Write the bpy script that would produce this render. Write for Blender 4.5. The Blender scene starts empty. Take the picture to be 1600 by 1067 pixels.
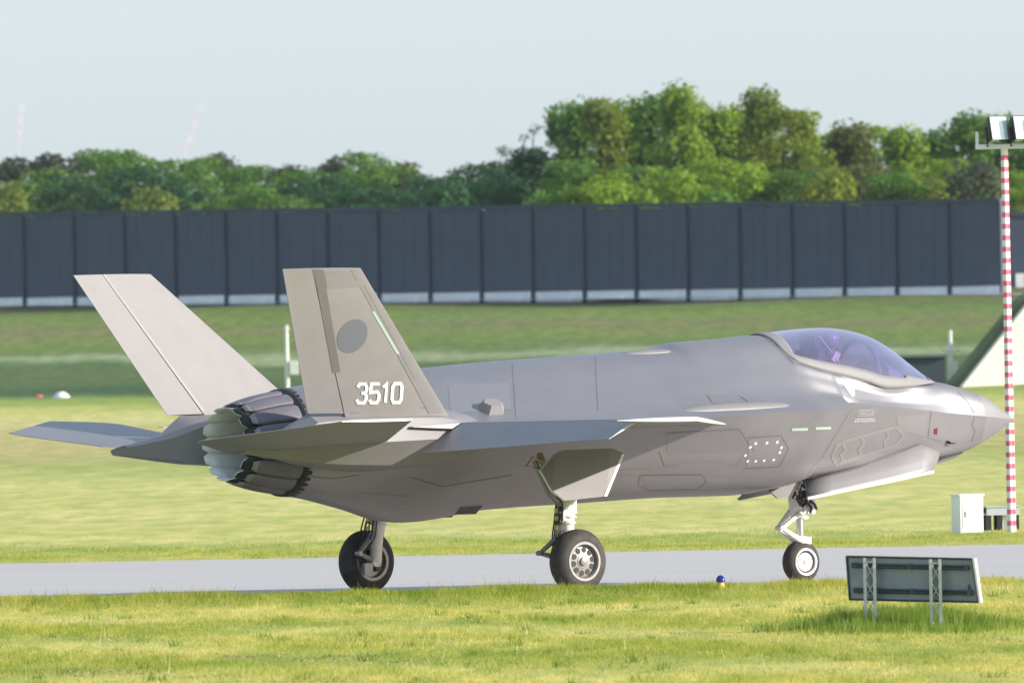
import bpy, bmesh, math, random
import numpy as np
from mathutils import Vector, Matrix
from mathutils.bvhtree import BVHTree

R = math.radians
random.seed(7)
rng = np.random.default_rng(7)
sc = bpy.context.scene
COL = sc.collection

# ------------------------------------------------------------------ camera, sky, sun
ROLL = 0.019
CAM_H = 3.0
LENS = 484.36
F = LENS / 36 * 1600          # focal length in photo pixels
YH = 585.0                    # horizon row of the levelled photo
cd = bpy.data.cameras.new("camera")
cam = bpy.data.objects.new("camera", cd)
COL.objects.link(cam)
sc.camera = cam
cd.lens = LENS
cd.sensor_width = 36
cd.clip_start = 1
cd.clip_end = 20000
pitch = math.atan((YH - 533.5) / F)
cam.matrix_world = (Matrix.Translation((0, 0, CAM_H)) @ Matrix.Rotation(math.pi / 2 + pitch, 4, 'X')
                    @ Matrix.Rotation(-ROLL, 4, 'Z'))
cd.dof.use_dof = True
cd.dof.focus_distance = 189
cd.dof.aperture_fstop = 7.1

SUN_EL, SUN_AZ = 20.0, 101.0   # azimuth clockwise from the viewing direction
w = bpy.data.worlds.new("World")
sc.world = w
w.use_nodes = True
nt = w.node_tree
sky = nt.nodes.new('ShaderNodeTexSky')
sky.sky_type = 'NISHITA'
sky.sun_disc = False
sky.sun_elevation = R(SUN_EL)
sky.sun_rotation = R(SUN_AZ)
sky.air_density = 1.0
sky.dust_density = 1.0
sky.ozone_density = 1.0
# thin even veil of high cloud over the clear sky
veil = nt.nodes.new('ShaderNodeMix')
veil.data_type = 'RGBA'
veil.inputs[0].default_value = 0.55
veil.inputs[7].default_value = (3.40, 4.30, 5.45, 1)
nt.links.new(sky.outputs[0], veil.inputs[6])
nt.links.new(veil.outputs[2], nt.nodes['Background'].inputs[0])
nt.nodes['Background'].inputs[1].default_value = 0.112

sl = bpy.data.lights.new("sun", 'SUN')
sun = bpy.data.objects.new("sun", sl)
COL.objects.link(sun)
sl.energy = 4.0
sl.angle = R(0.6)
sl.color = (1.0, 0.92, 0.82)
sd = Vector((math.sin(R(SUN_AZ)) * math.cos(R(SUN_EL)), math.cos(R(SUN_AZ)) * math.cos(R(SUN_EL)), math.sin(R(SUN_EL))))
sun.rotation_euler = sd.to_track_quat('Z', 'Y').to_euler()

sc.view_settings.view_transform = 'Standard'
sc.view_settings.look = 'None'
sc.view_settings.gamma = 1
sc.view_settings.use_curve_mapping = False
sc.view_settings.exposure = 0.85
sc.cycles.max_bounces = 8
sc.cycles.transparent_max_bounces = 12
sc.cycles.volume_bounces = 0

# ------------------------------------------------------------------ measuring helpers
TH = R(36.6)
CT, ST = math.cos(TH), math.sin(TH)
JET_D = 190.0
JY0 = JET_D + 9 * ST


def level(px, py):
    u, v = px - 800, py - 533.5
    return u * math.cos(ROLL) - v * math.sin(ROLL), u * math.sin(ROLL) + v * math.cos(ROLL)


VH = YH - 533.5
JX0 = level(1583, 655)[0] * JY0 / F


def at_depth(px, py, Y):
    u, v = level(px, py)
    return Vector((u * Y / F, Y, CAM_H - (v - VH) * Y / F))


def on_ground(px, py, z=0.0):
    u, v = level(px, py)
    Y = (CAM_H - z) * F / (v - VH)
    return Vector((u * Y / F, Y, z))


def at_y(px, py, y):
    """station and height on the jet of a measured point whose distance from the jet's centre plane is y"""
    u, v = level(px, py)
    a = u / F
    fs = (JX0 + y * ST - a * (JY0 - y * CT)) / (CT - a * ST)
    Y = JY0 - fs * ST - y * CT
    return fs, y, CAM_H - (v - VH) * Y / F


OFS = 8.5                     # jet origin sits at this station


def A(fs, y, z):
    return Vector((OFS - fs, -y, z))


def AP(px, py, y):
    return A(*at_y(px, py, y))


JET_M = Matrix.Translation((JX0 - OFS * CT, JY0 - OFS * ST, 0)) @ Matrix.Rotation(TH, 4, 'Z')
JET_I = JET_M.inverted()


def jet_ray(px, py):
    o = JET_I @ Vector((0, 0, CAM_H))
    d = (JET_I @ at_depth(px, py, 190.0)) - o
    return o, d.normalized()


# ------------------------------------------------------------------ materials
MATS = {}


def mat(name, col, rough=0.6, metal=0.0, var=0.0, scale=5.0, spec=0.5, ior=1.5, bump=0.0, bscale=60.0, stretch=None, col2=None, coat=0.0):
    m = bpy.data.materials.new(name)
    m.use_nodes = True
    n = m.node_tree
    b = n.nodes['Principled BSDF']
    b.inputs['Roughness'].default_value = rough
    b.inputs['Metallic'].default_value = metal
    b.inputs['Specular IOR Level'].default_value = spec
    b.inputs['Coat Weight'].default_value = coat
    b.inputs['IOR'].default_value = ior
    b.inputs['Base Color'].default_value = (*col, 1)
    tc = n.nodes.new('ShaderNodeTexCoord')
    vec = tc.outputs['Object']
    if stretch:
        mp = n.nodes.new('ShaderNodeMapping')
        mp.inputs['Scale'].default_value = stretch
        n.links.new(vec, mp.inputs[0])
        vec = mp.outputs[0]
    if var > 0 or col2:
        nz = n.nodes.new('ShaderNodeTexNoise')
        nz.inputs['Scale'].default_value = scale
        nz.inputs['Detail'].default_value = 6
        nz.inputs['Roughness'].default_value = 0.6
        n.links.new(vec, nz.inputs['Vector'])
        rp = n.nodes.new('ShaderNodeValToRGB')
        rp.color_ramp.elements[0].position = 0.3
        rp.color_ramp.elements[1].position = 0.7
        c2 = col2 or col
        rp.color_ramp.elements[0].color = (*[c * (1 - var) for c in col], 1)
        rp.color_ramp.elements[1].color = (*[min(1, c * (1 + var)) for c in c2], 1)
        n.links.new(nz.outputs[0], rp.inputs[0])
        n.links.new(rp.outputs[0], b.inputs['Base Color'])
    if bump > 0:
        nb = n.nodes.new('ShaderNodeTexNoise')
        nb.inputs['Scale'].default_value = bscale
        nb.inputs['Detail'].default_value = 4
        n.links.new(vec, nb.inputs['Vector'])
        bp = n.nodes.new('ShaderNodeBump')
        bp.inputs['Strength'].default_value = bump
        bp.inputs['Distance'].default_value = 0.02
        n.links.new(nb.outputs[0], bp.inputs['Height'])
        n.links.new(bp.outputs[0], b.inputs['Normal'])
    MATS[name] = m
    return m


PAINT = mat('jet_grey_paint', (0.128, 0.118, 0.127), 0.44, 0.10, 0.10, 1.6, ior=2.8, bump=0.05, bscale=2.5)
PAINT2 = mat('jet_panel_paint', (0.205, 0.195, 0.200), 0.52, 0.05, 0.05, 3.0, ior=1.6)
FINP = mat('fin_paint', (0.248, 0.234, 0.234), 0.55, 0.0, 0.05, 3.0, ior=1.45)
EDGE = mat('jet_edge_paint', (0.215, 0.206, 0.212), 0.58, 0.0, 0.05, 3.0, ior=1.45)
STRIP = mat('jet_dark_strip', (0.155, 0.138, 0.142), 0.45, 0.1, 0.05, 4.0, ior=1.8)
RADOME = mat('radome_paint', (0.195, 0.187, 0.194), 0.52, 0.0, 0.05, 2.0, ior=1.8)
PAINT3 = mat('jet_panel_darker', (0.117, 0.108, 0.116), 0.44, 0.10, 0.05, 2.0, ior=2.75)
PAINT4 = mat('jet_panel_lighter', (0.142, 0.132, 0.141), 0.45, 0.10, 0.05, 2.0, ior=2.75)
SEAM = mat('panel_seam', (0.085, 0.08, 0.085), 0.55, ior=2.2)
SEAL = mat('panel_sealant', (0.195, 0.175, 0.176), 0.5, 0.0, ior=1.8)
WHITE = mat('white_marking', (0.78, 0.78, 0.76), 0.5)
SOFTW = mat('faded_marking', (0.46, 0.46, 0.47), 0.5)
GREEN = mat('formation_light', (0.36, 0.46, 0.38), 0.4)
ROUND = mat('roundel_grey', (0.155, 0.163, 0.195), 0.45, 0.1)
REDM = mat('red_marking', (0.15, 0.015, 0.018), 0.5)
BLACK = mat('black_seal_and_hole', (0.012, 0.012, 0.014), 0.6)
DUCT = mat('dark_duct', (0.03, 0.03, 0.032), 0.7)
PETAL = mat('nozzle_petal', (0.150, 0.138, 0.165), 0.62, 0.15, 0.12, 5.0)
PETALTIP = mat('nozzle_petal_tip', (0.25, 0.25, 0.27), 0.65, 0.1, 0.12, 8.0)
LINER = mat('nozzle_liner', (0.74, 0.73, 0.72), 0.7, 0.0, 0.12, 6.0)
GEARW = mat('gear_white_enamel', (0.78, 0.76, 0.72), 0.4, 0.0, 0.16, 14.0)
STEEL = mat('polished_steel', (0.55, 0.54, 0.52), 0.3, 0.9)
HOSE = mat('black_hose', (0.03, 0.03, 0.03), 0.5)
BRASS = mat('brass_fitting', (0.45, 0.37, 0.2), 0.4, 0.6, 0.2, 30)
RUBBER = mat('tyre_rubber', (0.028, 0.026, 0.026), 0.75, 0, 0.25, 9.0, col2=(0.05, 0.042, 0.038))
RIM = mat('wheel_rim_grey', (0.29, 0.285, 0.28), 0.4, 0.3, 0.15, 20.0)
DOORIN = mat('gear_door_edge_white', (0.82, 0.82, 0.80), 0.5)
CPIT = mat('cockpit_grey', (0.07, 0.07, 0.09), 0.6, 0, 0.2, 12)
SEATM = mat('seat_dark', (0.035, 0.035, 0.045), 0.7)
SUIT = mat('flight_suit', (0.10, 0.11, 0.09), 0.8, 0, 0.2, 20)
HELM = mat('helmet_grey', (0.16, 0.16, 0.18), 0.35)
VISOR = mat('visor_dark', (0.02, 0.02, 0.025), 0.08)
SKIN = mat('skin', (0.45, 0.29, 0.22), 0.6)
STRAP = mat('strap_tan', (0.62, 0.48, 0.36), 0.7)
EOTS = mat('sensor_window', (0.10, 0.085, 0.08), 0.12, 0.5)

GLASS = bpy.data.materials.new('tinted_canopy')
GLASS.use_nodes = True
n = GLASS.node_tree
n.nodes.clear()
o_ = n.nodes.new('ShaderNodeOutputMaterial')
tr = n.nodes.new('ShaderNodeBsdfTransparent')
tr.inputs[0].default_value = (0.62, 0.50, 0.98, 1)
gl = n.nodes.new('ShaderNodeBsdfGlossy')
gl.inputs['Color'].default_value = (1.0, 0.86, 0.94, 1)
gl.inputs['Roughness'].default_value = 0.03
fr = n.nodes.new('ShaderNodeLayerWeight')
fr.inputs[0].default_value = 0.5
mr = n.nodes.new('ShaderNodeMapRange')
mr.interpolation_type = 'SMOOTHSTEP'
mr.inputs['From Min'].default_value = 0.15
mr.inputs['From Max'].default_value = 0.88
mr.inputs['To Min'].default_value = 0.17
mr.inputs['To Max'].default_value = 0.92
gb = n.nodes.new('ShaderNodeNewGeometry')
bk = n.nodes.new('ShaderNodeMath')
bk.operation = 'MULTIPLY_ADD'
bk.inputs[1].default_value = -0.85
bk.inputs[2].default_value = 1.0
n.links.new(gb.outputs['Backfacing'], bk.inputs[0])
mm = n.nodes.new('ShaderNodeMath')
mm.operation = 'MULTIPLY'
n.links.new(mr.outputs[0], mm.inputs[0])
n.links.new(bk.outputs[0], mm.inputs[1])
mx = n.nodes.new('ShaderNodeMixShader')
n.links.new(fr.outputs[1], mr.inputs[0])
n.links.new(mm.outputs[0], mx.inputs[0])
n.links.new(tr.outputs[0], mx.inputs[1])
n.links.new(gl.outputs[0], mx.inputs[2])
n.links.new(mx.outputs[0], o_.inputs[0])


# ------------------------------------------------------------------ mesh helpers
class MB:
    def __init__(s):
        s.v = []
        s.f = []
        s.mi = []

    def add(s, vs, fs, mi=0):
        b = len(s.v)
        s.v += [tuple(x) for x in vs]
        s.f += [tuple(b + i for i in f) for f in fs]
        s.mi += [mi] * len(fs)

    def box(s, c, d, rot=None, mi=0):
        c = Vector(c)
        vs = []
        for x in (-.5, .5):
            for y in (-.5, .5):
                for z in (-.5, .5):
                    p = Vector((x * d[0], y * d[1], z * d[2]))
                    if rot is not None:
                        p = rot @ p
                    vs.append(c + p)
        s.add(vs, [(0, 1, 3, 2), (4, 6, 7, 5), (0, 4, 5, 1), (2, 3, 7, 6), (0, 2, 6, 4), (1, 5, 7, 3)], mi)

    def tube(s, pts, r, n=10, mi=0, cap=True):
        pts = [Vector(p) for p in pts]
        if not isinstance(r, (list, tuple)):
            r = [r] * len(pts)
        t0 = (pts[1] - pts[0]).normalized()
        ref = Vector((0, 0, 1)) if abs(t0.z) < .9 else Vector((1, 0, 0))
        a = t0.cross(ref).normalized()
        rows = []
        for i, p in enumerate(pts):
            t = (pts[min(i + 1, len(pts) - 1)] - pts[max(i - 1, 0)]).normalized()
            a = (a - t * a.dot(t)).normalized()
            b = t.cross(a)
            rows.append([p + (a * math.cos(2 * math.pi * k / n) + b * math.sin(2 * math.pi * k / n)) * r[i] for k in range(n)])
        vs = [q for row in rows for q in row]
        fs = [(i * n + k, i * n + (k + 1) % n, (i + 1) * n + (k + 1) % n, (i + 1) * n + k) for i in range(len(pts) - 1) for k in range(n)]
        if cap:
            fs.append(tuple(reversed(range(n))))
            fs.append(tuple((len(pts) - 1) * n + k for k in range(n)))
        s.add(vs, fs, mi)

    def lathe(s, c, axis, prof, n=40, mi=0):
        """prof: list of (distance along axis, radius[, material])"""
        c = Vector(c)
        ax = Vector(axis).normalized()
        ref = Vector((0, 0, 1)) if abs(ax.z) < .9 else Vector((1, 0, 0))
        a = ax.cross(ref).normalized()
        b = ax.cross(a)
        vs = []
        for q in prof:
            vs += [c + ax * q[0] + (a * math.cos(2 * math.pi * k / n) + b * math.sin(2 * math.pi * k / n)) * q[1] for k in range(n)]
        for i in range(len(prof) - 1):
            pass
        fs = [(i * n + k, i * n + (k + 1) % n, (i + 1) * n + (k + 1) % n, (i + 1) * n + k) for i in range(len(prof) - 1) for k in range(n)]
        s.add(vs, fs, mi)

    def prism(s, poly, d, mi=0, mi_side=None):
        """polygon of 3-D points pushed along d"""
        k = len(poly)
        d = Vector(d)
        vs = [Vector(p) for p in poly] + [Vector(p) + d for p in poly]
        b = len(s.v)
        s.add(vs, [tuple(range(k)), tuple(reversed(range(k, 2 * k)))], mi)
        fs = [(i, i + k, (i + 1) % k + k, (i + 1) % k) for i in range(k)]
        s.f += [tuple(b + i for i in f) for f in fs]
        s.mi += [mi if mi_side is None else mi_side] * k

    def obj(s, name, mats, parent=None, smooth=None, loc=None):
        me = bpy.data.meshes.new(name)
        me.from_pydata([tuple(v) for v in s.v], [], s.f)
        if not isinstance(mats, (list, tuple)):
            mats = [mats]
        for m in mats:
            me.materials.append(m)
        me.polygons.foreach_set('material_index', s.mi)
        bm = bmesh.new()
        bm.from_mesh(me)
        bmesh.ops.recalc_face_normals(bm, faces=bm.faces)
        bm.to_mesh(me)
        bm.free()
        if smooth is not None:
            me.polygons.foreach_set('use_smooth', [True] * len(me.polygons))
            me.set_sharp_from_angle(angle=R(smooth))
        me.update()
        o = bpy.data.objects.new(name, me)
        COL.objects.link(o)
        if parent is not None:
            o.parent = parent
        if loc is not None:
            o.location = loc
        return o


def tag(o, label=None, cat=None, group=None, kind=None):
    if label:
        o['label'] = label
    if cat:
        o['category'] = cat
    if group:
        o['group'] = group
    if kind:
        o['kind'] = kind
    return o


def empty(name, loc, rz=0.0):
    o = bpy.data.objects.new(name, None)
    o.empty_display_size = 0.3
    COL.objects.link(o)
    o.location = loc
    o.rotation_euler = (0, 0, rz)
    return o


def mesh_np(name, V, faces_flat, nper, mats, parent=None, mi=None, smooth=False):
    """fast mesh from arrays, faces with nper corners"""
    me = bpy.data.meshes.new(name)
    V = np.asarray(V, dtype=np.float32)
    faces_flat = np.asarray(faces_flat, dtype=np.int32).ravel()
    nf = len(faces_flat) // nper
    me.vertices.add(len(V))
    me.vertices.foreach_set('co', V.ravel())
    me.loops.add(len(faces_flat))
    me.loops.foreach_set('vertex_index', faces_flat)
    me.polygons.add(nf)
    me.polygons.foreach_set('loop_start', np.arange(nf, dtype=np.int32) * nper)
    for m in (mats if isinstance(mats, (list, tuple)) else [mats]):
        me.materials.append(m)
    if mi is not None:
        me.polygons.foreach_set('material_index', np.asarray(mi, dtype=np.int32))
    if smooth:
        me.polygons.foreach_set('use_smooth', np.ones(nf, dtype=bool))
    me.update(calc_edges=True)
    o = bpy.data.objects.new(name, me)
    COL.objects.link(o)
    if parent is not None:
        o.parent = parent
    return o


# ------------------------------------------------------------------ ground
def fence_y(X):
    X = np.clip(X, -60, 60)
    return 882 + (X + 32.8) * (815 - 882) / 61.8


PQ = np.array([-2000, -560, -400, -280, -165, -150, -90, -84, -40, -28, -10, 3, 60, 4000.])
PZ = np.array([0, 0, .5, 1.15, 2.1, 2.3, 4.2, 4.3, 6.3, 6.85, 7.3, 7.5, 8.6, 8.6])


def terrain(X, Y):
    X = np.asarray(X, float)
    Y = np.asarray(Y, float)
    shoulder = (.105 + .02 * np.sin(X * .9) * np.sin(X * .37 + 1)) * np.exp(-((Y - 184.4) / 1.25) ** 2) + .04 * np.exp(-((Y - 232.5) / 1.5) ** 2)
    return np.interp(Y - fence_y(X), PQ, PZ) * (1 - .0018 * np.clip(X, -60, 60)) + shoulder


def grass_material(name, blades=False):
    m = bpy.data.materials.new(name)
    m.use_nodes = True
    n = m.node_tree
    L = n.links
    b = n.nodes['Principled BSDF']
    b.inputs['Roughness'].default_value = 0.75
    b.inputs['Specular IOR Level'].default_value = 0.2
    tc = n.nodes.new('ShaderNodeTexCoord')
    sx = n.nodes.new('ShaderNodeSeparateXYZ')
    L.new(tc.outputs['Object'], sx.inputs[0])
    # mowing bands across the field: depth plus a slow wobble
    mp = n.nodes.new('ShaderNodeMapping')
    mp.inputs['Scale'].default_value = (0.16, 0.035, 0.0)
    L.new(tc.outputs['Object'], mp.inputs[0])
    nz = n.nodes.new('ShaderNodeTexNoise')
    nz.inputs['Scale'].default_value = 1.0
    nz.inputs['Detail'].default_value = 5
    L.new(mp.outputs[0], nz.inputs['Vector'])
    ds = n.nodes.new('ShaderNodeMath')
    ds.operation = 'MULTIPLY_ADD'
    L.new(nz.outputs[0], ds.inputs[0])
    ds.inputs[1].default_value = 0.10
    # log of depth so that near and far bands get the same room
    lg = n.nodes.new('ShaderNodeMath')
    lg.operation = 'LOGARITHM'
    lg.inputs[1].default_value = 10
    mxv = n.nodes.new('ShaderNodeMath')
    mxv.operation = 'MAXIMUM'
    mxv.inputs[1].default_value = 50
    L.new(sx.outputs[1], mxv.inputs[0])
    L.new(mxv.outputs[0], lg.inputs[0])
    L.new(lg.outputs[0], ds.inputs[2])
    mr = n.nodes.new('ShaderNodeMapRange')
    lo, hi = math.log10(125), math.log10(900)
    mr.inputs['From Min'].default_value = lo + .05
    mr.inputs['From Max'].default_value = hi + .05
    L.new(ds.outputs[0], mr.inputs[0])
    rp = n.nodes.new('ShaderNodeValToRGB')
    rp.color_ramp.interpolation = 'B_SPLINE'
    G1 = (0.255, 0.315, 0.045)    # lush green
    G2 = (0.400, 0.395, 0.085)    # yellow green
    T = (0.56, 0.515, 0.18)      # dry cut grass
    T2 = (0.44, 0.37, 0.135)      # straw
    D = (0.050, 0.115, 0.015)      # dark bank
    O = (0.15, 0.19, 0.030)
    stops = [(130, G2), (138, T), (144, G1), (151, G2), (157, T), (163, G1), (170, G2), (176, T), (182, G2), (187, G1),
             (229, G2), (238, G2), (246, G1), (258, T), (285, G2), (310, T), (340, G2), (370, T), (420, G1), (470, T2), (560, T2), (640, G1), (690, D), (730, O), (765, D), (800, G1), (840, O)]
    E = rp.color_ramp.elements
    stops = stops[:8] + stops[8:]
    # a colour ramp holds 32 stops
    while len(E) < len(stops):
        E.new(0.5)
    for e, (dd, c) in zip(E, stops):
        e.position = (math.log10(dd) - lo) / (hi - lo)
    for e, (dd, c) in zip(E, stops):
        e.color = (*c, 1)
    L.new(mr.outputs[0], rp.inputs[0])
    # the bank in front of the wall: bands that run parallel to the wall
    q1 = n.nodes.new('ShaderNodeMath')
    q1.operation = 'MULTIPLY_ADD'
    L.new(sx.outputs[0], q1.inputs[0])
    q1.inputs[1].default_value = 1.084
    L.new(sx.outputs[1], q1.inputs[2])
    q2 = n.nodes.new('ShaderNodeMath')
    q2.operation = 'MULTIPLY_ADD'
    L.new(nz.outputs[0], q2.inputs[0])
    q2.inputs[1].default_value = 26
    L.new(q1.outputs[0], q2.inputs[2])
    qr = n.nodes.new('ShaderNodeMapRange')
    qr.inputs['From Min'].default_value = 846.4 + 13 - 420
    qr.inputs['From Max'].default_value = 846.4 + 13 + 20
    L.new(q2.outputs[0], qr.inputs[0])
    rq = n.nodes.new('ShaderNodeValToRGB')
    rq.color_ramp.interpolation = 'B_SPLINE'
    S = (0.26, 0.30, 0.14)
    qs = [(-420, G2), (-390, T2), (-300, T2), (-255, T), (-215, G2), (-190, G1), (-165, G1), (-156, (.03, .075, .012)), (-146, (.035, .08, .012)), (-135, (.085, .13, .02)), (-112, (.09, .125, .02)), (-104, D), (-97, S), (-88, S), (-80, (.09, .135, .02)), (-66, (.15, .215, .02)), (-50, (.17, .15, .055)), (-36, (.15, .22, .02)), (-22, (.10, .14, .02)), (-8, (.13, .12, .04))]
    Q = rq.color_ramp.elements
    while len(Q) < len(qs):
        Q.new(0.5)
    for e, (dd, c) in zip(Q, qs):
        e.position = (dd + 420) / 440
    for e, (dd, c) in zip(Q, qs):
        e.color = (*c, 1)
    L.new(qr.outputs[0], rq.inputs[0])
    qf = n.nodes.new('ShaderNodeMapRange')
    qf.inputs['From Min'].default_value = 846.4 - 420
    qf.inputs['From Max'].default_value = 846.4 - 340
    L.new(q1.outputs[0], qf.inputs[0])
    qm = n.nodes.new('ShaderNodeMix')
    qm.data_type = 'RGBA'
    L.new(qf.outputs[0], qm.inputs[0])
    L.new(rp.outputs[0], qm.inputs[6])
    L.new(rq.outputs[0], qm.inputs[7])
    # patchiness
    n2 = n.nodes.new('ShaderNodeTexNoise')
    n2.inputs['Scale'].default_value = 1.0
    n2.inputs['Detail'].default_value = 8
    n2.inputs['Roughness'].default_value = 0.7
    mp2 = n.nodes.new('ShaderNodeMapping')
    mp2.inputs['Scale'].default_value = (1.3, 0.16, 1.3)
    L.new(tc.outputs['Object'], mp2.inputs[0])
    L.new(mp2.outputs[0], n2.inputs['Vector'])
    r2 = n.nodes.new('ShaderNodeValToRGB')
    r2.color_ramp.elements[0].position = 0.37
    r2.color_ramp.elements[0].color = (0.72, 0.83, 0.58, 1)
    r2.color_ramp.elements[1].position = 0.64
    r2.color_ramp.elements[1].color = (1.26, 1.16, 1.32, 1)
    L.new(n2.outputs[0], r2.inputs[0])
    mul = n.nodes.new('ShaderNodeMix')
    mul.data_type = 'RGBA'
    mul.blend_type = 'MULTIPLY'
    mul.inputs[0].default_value = 1
    L.new(qm.outputs[2], mul.inputs[6])
    L.new(r2.outputs[0], mul.inputs[7])
    colr = mul.outputs[2]
    if blades:
        geo = n.nodes.new('ShaderNodeNewGeometry')
        r3 = n.nodes.new('ShaderNodeValToRGB')
        r3.color_ramp.elements[0].position = 0
        r3.color_ramp.elements[0].color = (0.75, 0.86, 0.6, 1)
        r3.color_ramp.elements[1].position = 1
        r3.color_ramp.elements[1].color = (1.75, 1.45, 1.9, 1)
        e = r3.color_ramp.elements.new(0.7)
        e.color = (1.12, 1.12, 0.95, 1)
        L.new(geo.outputs['Random Per Island'], r3.inputs[0])
        m3 = n.nodes.new('ShaderNodeMix')
        m3.data_type = 'RGBA'
        m3.blend_type = 'MULTIPLY'
        m3.inputs[0].default_value = 1
        L.new(colr, m3.inputs[6])
        L.new(r3.outputs[0], m3.inputs[7])
        colr = m3.outputs[2]
        # light passes through the blades
        td = n.nodes.new('ShaderNodeBsdfTranslucent')
        L.new(colr, td.inputs[0])
        ms = n.nodes.new('ShaderNodeMixShader')
        ms.inputs[0].default_value = 0.48
        L.new(b.outputs[0], ms.inputs[1])
        L.new(td.outputs[0], ms.inputs[2])
        L.new(ms.outputs[0], n.nodes['Material Output'].inputs[0])
    L.new(colr, b.inputs['Base Color'])
    return m


GRASS = grass_material('mown_grass')
BLADES = grass_material('grass_blades', True)

gx = np.unique(np.concatenate([[-1500, -700, -350, -180, -110, -80], np.arange(-64, 65, 4), np.arange(-12, 12, 1), [80, 110, 180, 350, 700, 1500]])).astype(float)
gy = np.unique(np.concatenate([[-300, -100, 0, 60, 100], np.arange(120, 320, 4), np.arange(180, 190, .5), np.arange(228, 238, .5), np.arange(320, 660, 10), np.arange(660, 960, 5), [980, 1050, 1200, 1500, 2000, 3000]])).astype(float)
GX, GY = np.meshgrid(gx, gy)
GZ = terrain(GX, GY)
bumpy = (0.5 * np.sin(GX * .21 + GY * .05) + .5 * np.sin(GX * .09 - GY * .11 + 1.3))
GZ = GZ + np.where((GY > 640) & (GY < 980), bumpy * .16, 0) - np.where((GY > 186.2) & (GY < 229.8), .03, 0)
V = np.stack([GX.ravel(), GY.ravel(), GZ.ravel()], 1)
nx, ny = len(gx), len(gy)
idx = np.arange(nx * ny).reshape(ny, nx)
FQ = np.stack([idx[:-1, :-1].ravel(), idx[:-1, 1:].ravel(), idx[1:, 1:].ravel(), idx[1:, :-1].ravel()], 1)
ground = mesh_np('ground', V, FQ, 4, GRASS, smooth=True)
tag(ground, kind='structure')

ASPH = mat('worn_asphalt', (0.435, 0.408, 0.388), 0.85, 0, 0.05, 0.6, stretch=(0.12, 0.7, 1), bump=0.25, bscale=40)
tw = MB()
tw.add([(-900, 186.4, .012), (900, 186.4, .012), (900, 229.6, .012), (-900, 229.6, .012)], [(0, 1, 2, 3)])
tag(tw.obj('taxiway', ASPH), kind='structure')
# pale dry track on the bank and pale gravel at the wall's foot
GRAVEL = mat('pale_gravel', (0.55, 0.54, 0.50), 0.9, 0, 0.25, 1.2, stretch=(.5, .5, .5), bump=.6, bscale=6)
TRACK = mat('dry_track', (0.30, 0.31, 0.22), 0.95, 0, 0.35, .35, col2=(0.38, 0.38, 0.30), bump=.6, bscale=4)


def strip(name, q0, q1, x0, x1, m, lift=.03, wob=0.0):
    xs = np.arange(x0, x1 + .1, 2.0)
    vs, fs = [], []
    for i, x in enumerate(xs):
        for k in range(4):
            q = q0 + (q1 - q0) * k / 3 + wob * (math.sin(x * .7 + k) + math.sin(x * .31 + 2 * k))
            Y = float(fence_y(np.array(x))) + q
            vs.append((x, Y, float(terrain(x, Y)) + .25 + lift))
    for i in range(len(xs) - 1):
        for k in range(3):
            fs.append((i * 4 + k, i * 4 + k + 1, (i + 1) * 4 + k + 1, (i + 1) * 4 + k))
    mb = MB()
    mb.add(vs, fs)
    return tag(mb.obj(name, m, smooth=60), kind='structure')


strip('gravel_strip', -3.5, -.3, -70, 34, GRAVEL, -.1, .2)

# ------------------------------------------------------------------ the jet
jet = empty('fighter_jet', JET_M.to_translation(), TH)
tag(jet, 'grey single seat stealth fighter jet numbered 3510 taxiing with its gear doors open', 'fighter jet')


def pchip(x, y, xi):
    x = np.asarray(x, float)
    y = np.asarray(y, float)
    h = np.diff(x)
    d = np.diff(y) / h
    m = np.zeros_like(y)
    for i in range(1, len(x) - 1):
        if d[i - 1] * d[i] > 0:
            w1 = 2 * h[i] + h[i - 1]
            w2 = h[i] + 2 * h[i - 1]
            m[i] = (w1 + w2) / (w1 / d[i - 1] + w2 / d[i])
    m[0], m[-1] = d[0], d[-1]
    k = np.clip(np.searchsorted(x, xi) - 1, 0, len(x) - 2)
    t = (xi - x[k]) / h[k]
    return ((2 * t ** 3 - 3 * t ** 2 + 1) * y[k] + (t ** 3 - 2 * t ** 2 + t) * h[k] * m[k]
            + (-2 * t ** 3 + 3 * t ** 2) * y[k + 1] + (t ** 3 - t ** 2) * h[k] * m[k + 1])


def key(fs, pts):
    """nine control points (y, z) from belly to spine"""
    if not isinstance(fs, (list, tuple)):
        fs = [fs] * 9
    return [(f, p[0], p[1]) for f, p in zip(fs, pts)]


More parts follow.
